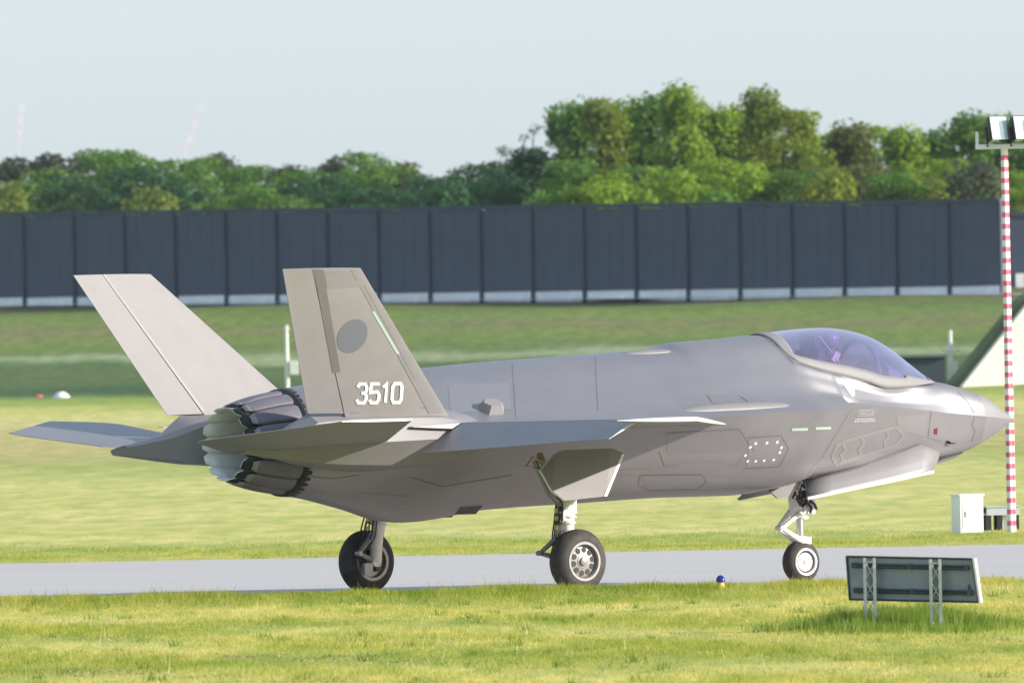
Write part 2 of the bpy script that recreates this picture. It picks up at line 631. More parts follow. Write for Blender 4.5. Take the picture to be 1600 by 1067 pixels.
KF = [
    key(0.0, [(0, 2.215), (.004, 2.218), (.008, 2.222), (.010, 2.226), (.012, 2.23), (.010, 2.234), (.008, 2.238), (.004, 2.242), (0, 2.245)]),
    key(.25, [(0, 2.09), (.065, 2.10), (.105, 2.14), (.122, 2.19), (.13, 2.245), (.12, 2.28), (.09, 2.34), (.045, 2.375), (0, 2.385)]),
    key(.5, [(0, 1.97), (.12, 1.985), (.19, 2.065), (.22, 2.165), (.235, 2.265), (.22, 2.325), (.165, 2.44), (.085, 2.515), (0, 2.535)]),
    key(1.0, [(0, 1.79), (.22, 1.81), (.31, 1.93), (.34, 2.10), (.36, 2.30), (.34, 2.385), (.265, 2.555), (.14, 2.665), (0, 2.69)]),
    key(1.52, [(0, 1.70), (.32, 1.73), (.42, 1.88), (.44, 2.10), (.455, 2.34), (.435, 2.44), (.35, 2.64), (.20, 2.755), (0, 2.785)]),
    key(2.0, [(0, 1.65), (.42, 1.67), (.52, 1.85), (.56, 2.10), (.58, 2.385), (.56, 2.47), (.49, 2.64), (.38, 2.735), (0, 2.70)]),
    key(2.7, [(0, 1.60), (.5, 1.62), (.63, 1.82), (.69, 2.10), (.74, 2.44), (.715, 2.50), (.66, 2.61), (.58, 2.695), (0, 2.50)]),
    key(3.4, [(0, 1.55), (.58, 1.57), (.72, 1.80), (.81, 2.12), (.90, 2.50), (.87, 2.56), (.77, 2.71), (.65, 2.85), (0, 2.45)]),
    key([4.45, 4.45, 4.3, 4.0, 3.75, 3.75, 3.78, 3.80, 3.80], [(0, 1.40), (.62, 1.45), (.76, 1.72), (.85, 2.1), (.95, 2.53), (.94, 2.58), (.84, 2.76), (.67, 2.93), (0, 2.5)]),
]
for k_ in range(1, 8):
    q_ = KF[k_]
    wgt = (0, 1, 1, 1, 1, .9, .7, .4)[k_]
    for c_, fac in ((1, .80), (2, .80), (3, .90), (5, .94), (6, .93)):
        f_, y_, z_ = q_[c_]
        q_[c_] = (f_, y_ * (1 + (fac - 1) * wgt), z_)
EA = [[(0, 1.39), (.62, 1.47), (.76, 1.74), (.85, 2.1), (.95, 2.50), (.94, 2.585), (.845, 2.765), (.67, 2.935), (0, 2.5)],
      [(0, 1.39), (.95, 1.50), (1.09, 1.76), (1.16, 2.1), (1.2, 2.40), (.95, 2.59), (.85, 2.775), (.67, 2.94), (0, 2.52)],
      [(0, 1.375), (.965, 1.485), (1.10, 1.745), (1.18, 2.1), (1.225, 2.42), (.96, 2.60), (.855, 2.785), (.67, 2.95), (0, 2.53)]]
EF = [[4.46, 5.2, 5.1, 4.9, 4.7, 3.77, 3.80, 3.82, 3.82], [4.47, 5.2, 5.1, 4.9, 4.7, 3.79, 3.82, 3.84, 3.84], [4.48, 4.52, 4.37, 4.06, 3.85, 3.81, 3.84, 3.86, 3.86]]
KE = [key(f, p) for f, p in zip(EF, EA)]
KA = [
    key([4.5, 4.5, 4.35, 4.05, 3.83, 3.83, 3.86, 3.88, 3.88], [(0, 1.37), (.98, 1.47), (1.12, 1.735), (1.2, 2.1), (1.25, 2.44), (.97, 2.615), (.86, 2.80), (.67, 2.96), (0, 2.55)]),
    key([4.75, 4.75, 4.65, 4.45, 4.3, 4.27, 4.25, 4.25, 4.25], [(0, 1.31), (1.02, 1.42), (1.24, 1.72), (1.36, 2.1), (1.43, 2.43), (1.03, 2.65), (.88, 2.87), (.665, 3.05), (0, 2.7)]),
    key([4.95, 4.95, 4.88, 4.7, 4.55, 4.5, 4.47, 4.44, 4.44], [(0, 1.28), (1.01, 1.39), (1.3, 1.7), (1.46, 2.1), (1.55, 2.427), (1.1, 2.655), (.86, 2.91), (.60, 3.16), (0, 3.0)]),
    key([5.1, 5.1, 5.05, 4.9, 4.78, 4.7, 4.62, 4.58, 4.56], [(0, 1.26), (1.0, 1.37), (1.33, 1.69), (1.5, 2.095), (1.62, 2.422), (1.15, 2.66), (.83, 2.96), (.40, 3.37), (0, 3.485)]),
    key(5.4, [(0, 1.25), (1.0, 1.35), (1.36, 1.68), (1.57, 2.08), (1.71, 2.412), (1.25, 2.64), (.85, 2.98), (.42, 3.325), (0, 3.435)]),
    key(6.1, [(0, 1.25), (1.0, 1.335), (1.39, 1.665), (1.64, 2.07), (1.80, 2.385), (1.35, 2.59), (.9, 2.93), (.44, 3.29), (0, 3.395)]),
    key(6.35, [(0, 1.25), (1.0, 1.33), (1.4, 1.66), (1.65, 2.06), (1.83, 2.375), (1.38, 2.575), (.92, 2.90), (.45, 3.235), (0, 3.335)]),
    key(8.0, [(0, 1.2), (.95, 1.28), (1.4, 1.62), (1.7, 2.04), (1.9, 2.30), (1.47, 2.51), (1.0, 2.81), (.52, 3.125), (0, 3.24)]),
    key(9.6, [(0, 1.14), (.75, 1.22), (1.25, 1.58), (1.65, 1.98), (1.9, 2.24), (1.47, 2.47), (1.0, 2.76), (.52, 3.05), (0, 3.165)]),
    key(10.8, [(0, 1.0), (.50, 1.07), (1.05, 1.44), (1.5, 1.88), (1.85, 2.17), (1.42, 2.45), (.97, 2.72), (.5, 2.97), (0, 3.075)]),
    key(11.7, [(0, 1.2), (.42, 1.27), (.85, 1.55), (1.15, 1.85), (1.4, 2.15), (1.15, 2.43), (.85, 2.68), (.45, 2.90), (0, 2.985)]),
    key(12.3, [(0, 1.34), (.38, 1.40), (.68, 1.63), (.84, 1.88), (.90, 2.15), (.84, 2.42), (.68, 2.68), (.37, 2.86), (0, 2.92)]),
    key(12.8, [(.717 * math.sin(a), 2.135 - .717 * math.cos(a)) for a in [math.pi * k / 8 for k in range(9)]]),
]


def densify(keys, sub):
    K = np.array(keys)                       # rows x 9 x 3
    rows = []
    for k in range(len(K) - 1):
        for s_ in range(sub):
            t = s_ / sub
            row = np.zeros((9, 3))
            for c in range(9):
                f = K[k, c, 0] * (1 - t) + K[k + 1, c, 0] * t
                row[c] = (f, pchip(K[:, c, 0], K[:, c, 1], np.array([f]))[0], pchip(K[:, c, 0], K[:, c, 2], np.array([f]))[0])
            rows.append(row)
    rows.append(K[-1])
    return rows


def cat(P, n):
    """Catmull-Rom through P[1:-1]"""
    out = []
    for i in range(1, len(P) - 2):
        p0, p1, p2, p3 = P[i - 1:i + 3]
        for k in range(n):
            t = k / n
            out.append(.5 * ((2 * p1) + (-p0 + p2) * t + (2 * p0 - 5 * p1 + 4 * p2 - p3) * t * t + (-p0 + 3 * p1 - 3 * p2 + p3) * t ** 3))
    out.append(P[-2])
    return np.array(out)


NS = 5


def section(row, blend=1.0):
    mir = np.array([1, -1, 1])
    lo = np.vstack([[row[1] * mir], row[0:5], [2 * row[4] - row[3]]])
    up = np.vstack([[2 * row[4] - row[5]], row[4:9], [row[7] * mir]])
    a = cat(up, NS)
    # ahead of the wing root the shoulder edge must not bend the fuselage side
    top = np.vstack([[2 * row[5] - row[6]], row[5:9], [row[7] * mir]])
    lin = np.array([row[4] + (row[5] - row[4]) * k / NS for k in range(NS)])
    b = np.vstack([lin, cat(top, NS)])
    return np.vstack([cat(lo, NS), (a * blend + b * (1 - blend))[1:]])     # 41 points


fw = densify(KF, 7)
af = densify(KA, 6)
ROWS = fw + [np.array(k) for k in KE] + af
n_fw = len(fw)
SEC = [section(r, min(1, max(0, (i - (n_fw + 3)) / 16))) for i, r in enumerate(ROWS)]
NP_ = SEC[0].shape[0]                        # points per half


def full_ring(s):
    """starboard half bottom->top then port half top->bottom"""
    st = [A(*p) for p in s]
    po = [A(p[0], -p[1], p[2]) for p in s[1:-1]][::-1]
    return st + po


rings = [full_ring(s) for s in SEC]
RN = len(rings[0])
half_idx = lambda j: j if j < NP_ else RN - j
body, nose, tub = MB(), MB(), MB()
for mb in (body, nose, tub):
    mb.v = [tuple(p) for r in rings for p in r]
sill_j = NP_ - 1 - NS
for i in range(len(rings) - 1):
    fs_top = 0.5 * (SEC[i][-1][0] + SEC[i + 1][-1][0])
    for j in range(RN):
        k = (j + 1) % RN
        hj = min(half_idx(j), half_idx(k) if k else 0)
        q = (i * RN + j, i * RN + k, (i + 1) * RN + k, (i + 1) * RN + j)
        if SEC[i + 1][0][0] < 0.76:
            nose.f.append(q)
            nose.mi.append(0)
        elif hj >= sill_j and 1.62 < fs_top < 4.55:
            tub.f.append(q)
            tub.mi.append(0)
        else:
            dark = n_fw - 1 <= i < n_fw + 1 and hj < 4 * NS + 1
            body.f.append(q)
            body.mi.append(1 if dark else 0)


def clean(mb):
    used = sorted({i for f in mb.f for i in f})
    mp = {u: k for k, u in enumerate(used)}
    mb.v = [mb.v[u] for u in used]
    mb.f = [tuple(mp[i] for i in f) for f in mb.f]


for mb in (body, nose, tub):
    clean(mb)
# forward closing cap at the tip and a dark disc behind the nozzle
fuselage = body.obj('fuselage', [PAINT, DUCT], jet, smooth=32)
nose_cone = nose.obj('nose_cone', RADOME, jet, smooth=32)
nose_cone['label'] = 'lighter grey pointed nose cone'
tub.obj('cockpit_tub', CPIT, jet, smooth=40)

bm_all = bmesh.new()
for o in (fuselage, nose_cone):
    bm_all.from_mesh(o.data)
BVH = BVHTree.FromBMesh(bm_all)
bm_all.free()


def hit(px, py, lift=.004):
    o, d = jet_ray(px, py)
    loc, nor, _, _ = BVH.ray_cast(o, d)
    if loc is None:
        return None
    if nor.dot(d) > 0:
        nor = -nor
    return loc + nor * lift, nor


def ribbon(mb, pts, wd, lift=.004, mi=0, closed=False):
    """a narrow strip of width wd lying on the fuselage along measured points"""
    if closed:
        pts = pts + [pts[0]]
    dense = []
    for (x0, y0), (x1, y1) in zip(pts[:-1], pts[1:]):
        k = max(1, int(math.hypot(x1 - x0, y1 - y0) / 5))
        dense += [(x0 + (x1 - x0) * t / k, y0 + (y1 - y0) * t / k) for t in range(k)]
    dense.append(pts[-1])
    hs = [hit(x, y, lift) for x, y in dense]
    hs = [h_ for h_ in hs if h_]
    vs, fs = [], []
    for i, (p, nr) in enumerate(hs):
        t = hs[min(i + 1, len(hs) - 1)][0] - hs[max(i - 1, 0)][0]
        sdir = t.cross(nr)
        if sdir.length < 1e-6:
            sdir = Vector((0, 0, 1))
        sdir.normalize()
        vs += [p + sdir * wd / 2, p - sdir * wd / 2]
    for i in range(len(hs) - 1):
        fs.append((2 * i, 2 * i + 1, 2 * i + 3, 2 * i + 2))
    if fs:
        mb.add(vs, fs, mi)


def seam(name, m, pts, wd, lift=.004, closed=False):
    mb = MB()
    ribbon(mb, pts, wd, lift, 0, closed)
    if mb.f:
        mb.obj(name, m, jet)


def patch(mb, pts, lift=.005, mi=0, nu=5, nv=4):
    """a four-cornered patch lying on the fuselage"""
    (a, b, c, d) = [Vector((*p, 0)) for p in pts]
    vs = []
    for i in range(nu + 1):
        for j in range(nv + 1):
            u, v_ = i / nu, j / nv
            p = (a * (1 - u) + b * u) * (1 - v_) + (d * (1 - u) + c * u) * v_
            h_ = hit(p.x, p.y, lift)
            if not h_:
                return
            vs.append(h_[0])
    fs = [(i * (nv + 1) + j, (i + 1) * (nv + 1) + j, (i + 1) * (nv + 1) + j + 1, i * (nv + 1) + j + 1) for i in range(nu) for j in range(nv)]
    mb.add(vs, fs, mi)


# ---- canopy
CAN = np.array([  # station, sill y, sill z, top z
    [1.53, .16, 2.765, 2.79], [1.75, .30, 2.755, 2.93], [2.0, .385, 2.735, 3.10], [2.3, .49, 2.71, 3.29], [2.7, .582, 2.70, 3.465],
    [3.1, .63, 2.79, 3.545], [3.4, .652, 2.855, 3.57], [3.8, .672, 2.94, 3.56], [4.15, .668, 3.03, 3.535], [4.35, .64, 3.10, 3.515],
    [4.46, .57, 3.19, 3.505], [4.54, .44, 3.33, 3.50], [4.575, .20, 3.455, 3.495]])
cf = np.concatenate([np.linspace(1.53, 4.3, 34), np.linspace(4.34, 4.575, 8)])
cy, cz, ct_ = [pchip(CAN[:, 0], CAN[:, k], cf) for k in (1, 2, 3)]
NT = 44
glass, frame = MB(), MB()
crow = []
for f_, y_, z_, t_ in zip(cf, cy, cz, ct_):
    r = []
    for k in range(NT + 1):
        a = math.pi * k / NT
        cs = math.cos(a)
        sn = math.sin(a)
        a0 = R(24)
        th_ = a0 + (math.pi - 2 * a0) * k / NT
        yy = (y_ + .008) * math.cos(th_) / math.cos(a0)
        zz = z_ + (t_ - z_) * (math.sin(th_) - math.sin(a0)) / (1 - math.sin(a0))
        r.append(A(f_, yy, zz))
    crow.append(r)
for mb in (glass, frame):
    mb.v = [tuple(p) for r in crow for p in r]
for i in range(len(crow) - 1):
    fm = .5 * (cf[i] + cf[i + 1])
    for k in range(NT):
        kk = min(k, NT - 1 - k)
        q = (i * (NT + 1) + k, i * (NT + 1) + k + 1, (i + 1) * (NT + 1) + k + 1, (i + 1) * (NT + 1) + k)
        lim = 3 if fm > 2.3 else 4
        if kk < lim or fm > 4.36 or fm < 1.66:
            frame.f.append(q)
            frame.mi.append(0)
        else:
            glass.f.append(q)
            glass.mi.append(0)
clean(glass)
clean(frame)
cano = glass.obj('canopy', GLASS, jet, smooth=60)
cen = A(3.2, 0, 2.9)
if sum((Vector(p.center) - cen).dot(p.normal) for p in cano.data.polygons) < 0:
    cano.data.flip_normals()
frm = frame.obj('canopy_frame', EDGE, jet, smooth=60)
sm_ = frm.modifiers.new('thick', 'SOLIDIFY')
sm_.thickness = .012
sm_.offset = 1

# canopy bow, seat, coaming
bw = MB()
bp = []
for k in range(21):
    a = math.pi * k / 20
    bp.append(A(2.76 + .02 * math.sin(a), .49 * math.cos(a), 2.70 + (.685) * math.sin(a) ** .8))
bw.tube(bp, .036, 8)
bw.obj('canopy_bow', CPIT, jet, smooth=60)
st = MB()
st.box(A(3.60, 0, 3.36), (.14, .36, .30))
st.box(A(3.62, 0, 3.02), (.12, .52, .50))
st.box(A(3.40, 0, 2.72), (.5, .5, .16))
st.box(A(3.58, .0, 3.51), (.10, .24, .04))
st.obj('ejection_seat', SEATM, jet)
eq = MB()
eq.lathe(A(3.98, -.28, 3.20), (0, 1, 0), [(0, .001), (0, .17), (.16, .19), (.4, .19), (.56, .17), (.56, .001)], 20)
eq.box(A(3.95, 0, 3.02), (.4, .8, .2))
eq.obj('headrest_equipment', SEATM, jet, smooth=40)
sp = MB()
sp.tube([A(3.62, .20, 3.46), A(3.42, .24, 3.22)], .012, 6)
sp.box(A(3.37, .25, 3.16), (.10, .05, .15), Matrix.Rotation(.5, 3, 'Y'))
sp.obj('seat_strap', STRAP, jet)
co = MB()
co.prism([A(2.55, -.44, 2.72), A(2.55, -.40, 3.0), A(2.55, -.22, 3.10), A(2.55, .22, 3.10), A(2.55, .40, 3.0), A(2.55, .44, 2.72)], A(2.32, 0, 0) - A(2.55, 0, .10))
co.obj('instrument_coaming', CPIT, jet)

# ---- nozzle
NZ = 2.13


def ringp(fs, r, ang, zc=NZ):
    return A(fs, r * math.sin(ang), zc + r * math.cos(ang))


core = MB()
nr_ = 60
for (f0, r0), (f1, r1) in [((12.62, .66), (12.9, .640)), ((12.9, .640), (13.50, .535))]:
    vs = [ringp(f0, r0, 2 * math.pi * k / nr_) for k in range(nr_)] + [ringp(f1, r1, 2 * math.pi * k / nr_) for k in range(nr_)]
    core.add(vs, [(k, (k + 1) % nr_, nr_ + (k + 1) % nr_, nr_ + k) for k in range(nr_)])
vs = [ringp(12.3, .66, 2 * math.pi * k / nr_) for k in range(nr_)] + [ringp(12.8, .712, 2 * math.pi * k / nr_) for k in range(nr_)]
core.add(vs, [(k, (k + 1) % nr_, nr_ + (k + 1) % nr_, nr_ + k) for k in range(nr_)])
core.add([ringp(12.35, .66, 2 * math.pi * k / nr_) for k in range(nr_)], [tuple(range(nr_))])
nozzle = core.obj('exhaust_nozzle', BLACK, jet, smooth=40)
NPET = 15
for i in range(NPET):
    a0 = 2 * math.pi * (i + .18) / NPET
    w_ = 2 * math.pi / NPET
    # outer petal
    mb = MB()
    nu, nv = 11, 6
    grid = []
    for u in range(nu + 1):
        t = u / nu
        fs = 12.74 + t * .84
        rr = .700 - .05 * t - .115 * t * t
        hw = .5 * w_ * (.955 if t < .88 else .955 - 3.6 * (t - .88))
        row = []
        for v_ in range(nv + 1):
            s_ = 2 * v_ / nv - 1
            row.append(ringp(fs, rr + .016 * (1 - s_ ** 4), a0 + s_ * hw))
        grid.append(row)
    vs = [p for r in grid for p in r]
    for u in range(nu):
        mb.f += [(u * (nv + 1) + v_, u * (nv + 1) + v_ + 1, (u + 1) * (nv + 1) + v_ + 1, (u + 1) * (nv + 1) + v_) for v_ in range(nv)]
        mb.mi += [1 if u == nu - 1 else 0] * nv
    nu_ = nu
    mb.v = [tuple(p) for p in vs]
    o = mb.obj('outer_petal', [PETAL, PETALTIP], nozzle, smooth=50)
    so = o.modifiers.new('thick', 'SOLIDIFY')
    so.thickness = .022
    # inner petal with a pointed trailing edge
    mb = MB()
    for u in range(6):
        t = u / 5
        fs = 12.75 + t * .90
        rr = .60 - .115 * t
        hw = .5 * w_ * 1.0
        mb.v += [tuple(ringp(fs + (.085 if (u == 5 and abs(s_) < .6) else 0), rr + .008 * (1 - s_ ** 2), a0 + s_ * hw * .975)) for s_ in (-1, -.5, 0, .5, 1)]
    for u in range(5):
        mb.f += [(u * 5 + v_, u * 5 + v_ + 1, (u + 1) * 5 + v_ + 1, (u + 1) * 5 + v_) for v_ in range(4)]
    mb.mi = [0] * len(mb.f)
    o = mb.obj('inner_petal', [LINER, BLACK], nozzle, smooth=20)
    cx = ringp(13.2, 0, 0)
    if sum((Vector((p.center.x, cx.y, cx.z)) - p.center).dot(p.normal) for p in o.data.polygons) < 0:
        o.data.flip_normals()
    so = o.modifiers.new('thick', 'SOLIDIFY')
    so.thickness = .012
    so.offset = -1
    so.material_offset = 1
sl_ = MB()
NTEE = 42
for k in range(NTEE):
    a = 2 * math.pi * k / NTEE
    b = 2 * math.pi / NTEE
    sl_.add([ringp(12.80, .735, a), ringp(12.80, .735, a + b), ringp(12.66, .744, a + b * .62), ringp(12.58, .738, a + b / 2), ringp(12.66, .744, a + b * .38)], [(0, 1, 2, 3, 4)])
    sl_.add([ringp(12.80, .735, a), ringp(12.80, .735, a + b), ringp(12.86, .70, a + b), ringp(12.86, .70, a)], [(0, 1, 2, 3)])
sl_.obj('nozzle_seal', BLACK, nozzle)


# ---- wings, fins, stabilisers
def prof(c):
    c = min(max(c, 0), 1)
    return 1.55 * (c ** .55) * (1 - c) ** .85


def lift_mesh(mb, stations, mi=0):
    """stations: list of dicts with le, te (Vectors), n (unit up), t (thickness), c0, c1, hinge (fraction), defl (rad)"""
    N = 9
    rows = []
    for s_ in stations:
        le, te, nn, t = s_['le'], s_['te'], s_['n'], s_['t']
        ch = te - le
        cs = [s_['c0'] + (s_['c1'] - s_['c0']) * k / N for k in range(N + 1)]

        def P(c, sg):
            p = le + ch * c + nn * (sg * max(.5 * t * prof(c), .004))
            if s_.get('defl'):
                hp = le + ch * s_['hinge']
                ax = ch.cross(nn).normalized()
                p = hp + Matrix.Rotation(s_['defl'], 3, ax) @ (p - hp)
            return p
        rows.append([P(c, 1) for c in cs] + [P(c, -1) for c in reversed(cs)])
    k = len(rows[0])
    vs = [p for r in rows for p in r]
    fs = [(i * k + j, i * k + (j + 1) % k, (i + 1) * k + (j + 1) % k, (i + 1) * k + j) for i in range(len(rows) - 1) for j in range(k)]
    m_ = N + 1
    for base in (0, (len(rows) - 1) * k):
        for j in range(N):
            fs.append((base + j, base + j + 1, base + k - 2 - j, base + k - 1 - j))
    mb.add(vs, fs, mi)


def wing_le(y):
    return 6.74 + (9.22 - 6.74) * (y - 1.85) / (5.34 - 1.85)


def wing_te(y):
    return 11.93 + (11.06 - 11.93) * (y - 1.9) / (5.34 - 1.9)


def h_le(y):
    return wing_le(y) + .62 - .12 * (y - 1.85) / 3.5


def h_te(y):
    return wing_te(y) - .80 + .28 * (y - 1.9) / 3.44


def wst(y, sg, c0=None, c1=None, hinge=None, defl=0, zadd=0):
    le, te = wing_le(y), wing_te(y)
    ch = te - le
    fr_ = {'le': 0., 'te': 1., 'hl': (h_le(y) - le) / ch, 'ht': (h_te(y) - le) / ch}
    zc = 2.315 + .012 * (y - 1.9)
    return {'le': A(le, sg * y, zc), 'te': A(te, sg * y, zc), 'n': Vector((0, 0, 1)), 't': .30 - .20 * (y - 1.5) / 3.84, 'c0': fr_[c0], 'c1': fr_[c1],
            'hinge': fr_.get(hinge, 0), 'defl': defl * sg if False else defl}


FIN = {}
for sg in (1, -1):
    # ch.cross(n) points to port for every surface, so positive turns raise the trailing edge
    mb = MB()
    lift_mesh(mb, [wst(1.3, sg, 'hl', 'ht'), wst(1.95, sg, 'hl', 'ht'), wst(5.15, sg, 'hl', 'ht')])
    lift_mesh(mb, [wst(5.15, sg, 'hl', 'te'), wst(5.34, sg, 'hl', 'te')])
    lift_mesh(mb, [wst(1.3, sg, 'ht', 'te'), wst(1.90, sg, 'ht', 'te')])
    wing = mb.obj('wing', PAINT, jet, smooth=35)
    mb = MB()
    lift_mesh(mb, [wst(1.75, sg, 'le', 'hl', 'hl', .10), wst(5.34, sg, 'le', 'hl', 'hl', .16)])
    mb.obj('leading_edge_flap', PAINT, wing, smooth=35)
    mb = MB()
    lift_mesh(mb, [wst(1.95, sg, 'ht', 'te', 'ht', -R(27)), wst(5.14, sg, 'ht', 'te', 'ht', -R(27))])
    mb.obj('flaperon', PAINT, wing, smooth=35)

    # tail fin
    le0, te0 = A(11.17, sg * 1.635, 2.50), A(13.49, sg * 1.635, 2.50)
    le1, te1 = A(13.17, sg * 2.46, 4.47), A(14.46, sg * 2.46, 4.47)
    nn = (te0 - le0).cross(le1 - le0).normalized()
    if nn.y * -sg < 0:
        nn = -nn
    FIN[sg] = (le0, te0, le1, te1, nn)

    def fst(s_, c0, c1, hinge=None, defl=0):
        return {'le': le0.lerp(le1, s_), 'te': te0.lerp(te1, s_), 'n': nn, 't': .15 - .08 * s_, 'c0': c0, 'c1': c1, 'hinge': hinge or 0, 'defl': defl}
    mb = MB()
    lift_mesh(mb, [fst(-.03, 0, .745), fst(1, 0, .63)])
    fin = mb.obj('tail_fin', FINP, jet, smooth=35)
    mb = MB()
    lift_mesh(mb, [fst(.015, .75, 1), fst(1, .635, 1)])
    rud = mb.obj('rudder', FINP, fin, smooth=35)

    # stabiliser
    def stz(y):
        return 2.125 + .19 * (y - 1.9)

    def sp_(fs, y):
        return A(fs, sg * y, stz(y) + (.05 * (fs - 13.0) if sg < 0 else 0))
    mb = MB()
    N = 12
    ys = [1.42 + (3.43 - 1.42) * k / N for k in range(N + 1)]
    rows = []
    un = Vector((0, sg * .19, 1)).normalized()
    for y in ys:
        le = 12.37 + (13.06 - 12.37) * (y - 1.85) / (3.43 - 1.85) if y > 1.85 else 12.37 + (1.85 - y) * 1.4
        if y < 2.2:
            te = 14.75 + (15.80 - 14.75) * (y - 1.42) / (2.2 - 1.42)
        else:
            te = 15.80 + (14.22 - 15.80) * (y - 2.2) / (3.43 - 2.2)
        th_ = .13 - .09 * (y - 1.4) / 2.0
        up = [sp_(le + (te - le) * c, y) + un * max(.5 * th_ * prof(c), .004) for c in [k / 10 for k in range(11)]]
        dn = [sp_(le + (te - le) * c, y) - un * max(.5 * th_ * prof(c), .004) for c in [k / 10 for k in range(10, -1, -1)]]
        rows.append(up + dn)
    k = len(rows[0])
    vs = [p for r in rows for p in r]
    fs = [(i * k + j, i * k + (j + 1) % k, (i + 1) * k + (j + 1) % k, (i + 1) * k + j) for i in range(len(rows) - 1) for j in range(k)]
    for base in (0, (len(rows) - 1) * k):
        fs += [(base + j, base + j + 1, base + k - 2 - j, base + k - 1 - j) for j in range(10)]
    mb.add(vs, fs)
    mb.obj('stabilizer', PAINT, jet, smooth=35)

    # tail boom: lofted box with a sharp outer chine
    mb = MB()
    BM = [  # station, then (y, z): inner top, fin ridge, outer shelf, chine, lower outer, lower inner
        (10.6, [(1.0, 2.60), (1.40, 2.46), (1.65, 2.34), (1.84, 2.17), (1.52, 1.90), (1.0, 1.80)]),
        (11.3, [(.95, 2.60), (1.50, 2.52), (1.74, 2.43), (1.88, 2.15), (1.60, 1.83), (.9, 1.72)]),
        (12.0, [(.80, 2.56), (1.50, 2.53), (1.76, 2.44), (1.90, 2.13), (1.64, 1.80), (.75, 1.70)]),
        (12.8, [(.72, 2.46), (1.50, 2.53), (1.76, 2.43), (1.86, 2.11), (1.60, 1.82), (.74, 1.78)]),
        (13.4, [(1.0, 2.36), (1.50, 2.52), (1.74, 2.40), (1.80, 2.10), (1.56, 1.86), (1.0, 1.86)]),
        (13.75, [(1.18, 2.22), (1.45, 2.27), (1.64, 2.18), (1.70, 2.09), (1.54, 1.90), (1.18, 1.92)]),
        (14.5, [(1.40, 2.08), (1.48, 2.09), (1.55, 2.08), (1.60, 2.06), (1.54, 2.00), (1.42, 2.01)])]
    vs = []
    for i in range(len(BM) - 1):
        for q in range(4 if i < len(BM) - 2 else 5):
            t = q / 4
            f = BM[i][0] * (1 - t) + BM[i + 1][0] * t
            vs += [A(f, sg * (a[0] * (1 - t) + b[0] * t), a[1] * (1 - t) + b[1] * t) for a, b in zip(BM[i][1], BM[i + 1][1])]
    nr2 = len(vs) // 6
    fs = [(i * 6 + j, i * 6 + (j + 1) % 6, (i + 1) * 6 + (j + 1) % 6, (i + 1) * 6 + j) for i in range(nr2 - 1) for j in range(6)]
    fs += [tuple(range(6)), tuple((nr2 - 1) * 6 + j for j in range(6))]
    mb.add(vs, fs)
    mb.obj('tail_boom', PAINT2, jet, smooth=28)


# ---- marks on the near fin
def fin_half(s_, c, sg=1):
    fr_ = .745 + (.63 - .745) * s_
    return .5 * (.15 - .08 * s_) * prof(c)


def fin_sc(p, sg):
    le0, te0, le1, te1, nn = FIN[sg]
    s_ = (p.z - le0.z) / (le1.z - le0.z)
    a, b = le0.lerp(le1, s_), te0.lerp(te1, s_)
    return s_, (p - a).dot(b - a) / (b - a).length_squared


def finpt(px, py, lift=.004):
    le0, te0, le1, te1, nn = FIN[1]
    o, d = jet_ray(px, py)
    off = .05
    for _ in range(4):
        t = (le0 + nn * off - o).dot(nn) / d.dot(nn)
        p = o + d * t
        s_, c = fin_sc(p, 1)
        off = max(.004, fin_half(s_, min(.97, max(.02, c)))) + lift
    return p


LIFT = .004


def fin_poly(mb, pts, lift=LIFT, mi=0):
    if len(pts) != 4:
        vs = [finpt(x, y, lift) for x, y in pts]
        mb.add(vs, [tuple(range(len(vs)))], mi)
        return
    (a, b, c, d) = [Vector((*p, 0)) for p in pts]
    n_ = 8
    vs = []
    for i in range(n_ + 1):
        for j in range(n_ + 1):
            u, v_ = i / n_, j / n_
            p = (a * (1 - u) + b * u) * (1 - v_) + (d * (1 - u) + c * u) * v_
            vs.append(finpt(p.x, p.y, lift))
    mb.add(vs, [(i * (n_ + 1) + j, (i + 1) * (n_ + 1) + j, (i + 1) * (n_ + 1) + j + 1, i * (n_ + 1) + j + 1) for i in range(n_) for j in range(n_)], mi)


def fin_line(mb, pts, wd, lift=LIFT, mi=0):
    """polyline strip with joined mitres, width in photo pixels"""
    P = [Vector((x, y, 0)) for x, y in pts]
    vs = []
    for i, p in enumerate(P):
        d0 = (p - P[i - 1]).normalized() if i else (P[1] - p).normalized()
        d1 = (P[i + 1] - p).normalized() if i < len(P) - 1 else d0
        nn0 = Vector((-d0.y, d0.x, 0))
        nn1 = Vector((-d1.y, d1.x, 0))
        m = (nn0 + nn1)
        m = m.normalized() / max(.5, m.normalized().dot(nn0))
        a, b = p + m * wd / 2, p - m * wd / 2
        vs += [finpt(a.x, a.y, lift), finpt(b.x, b.y, lift)]
    mb.add(vs, [(2 * i, 2 * i + 1, 2 * i + 3, 2 * i + 2) for i in range(len(P) - 1)], mi)


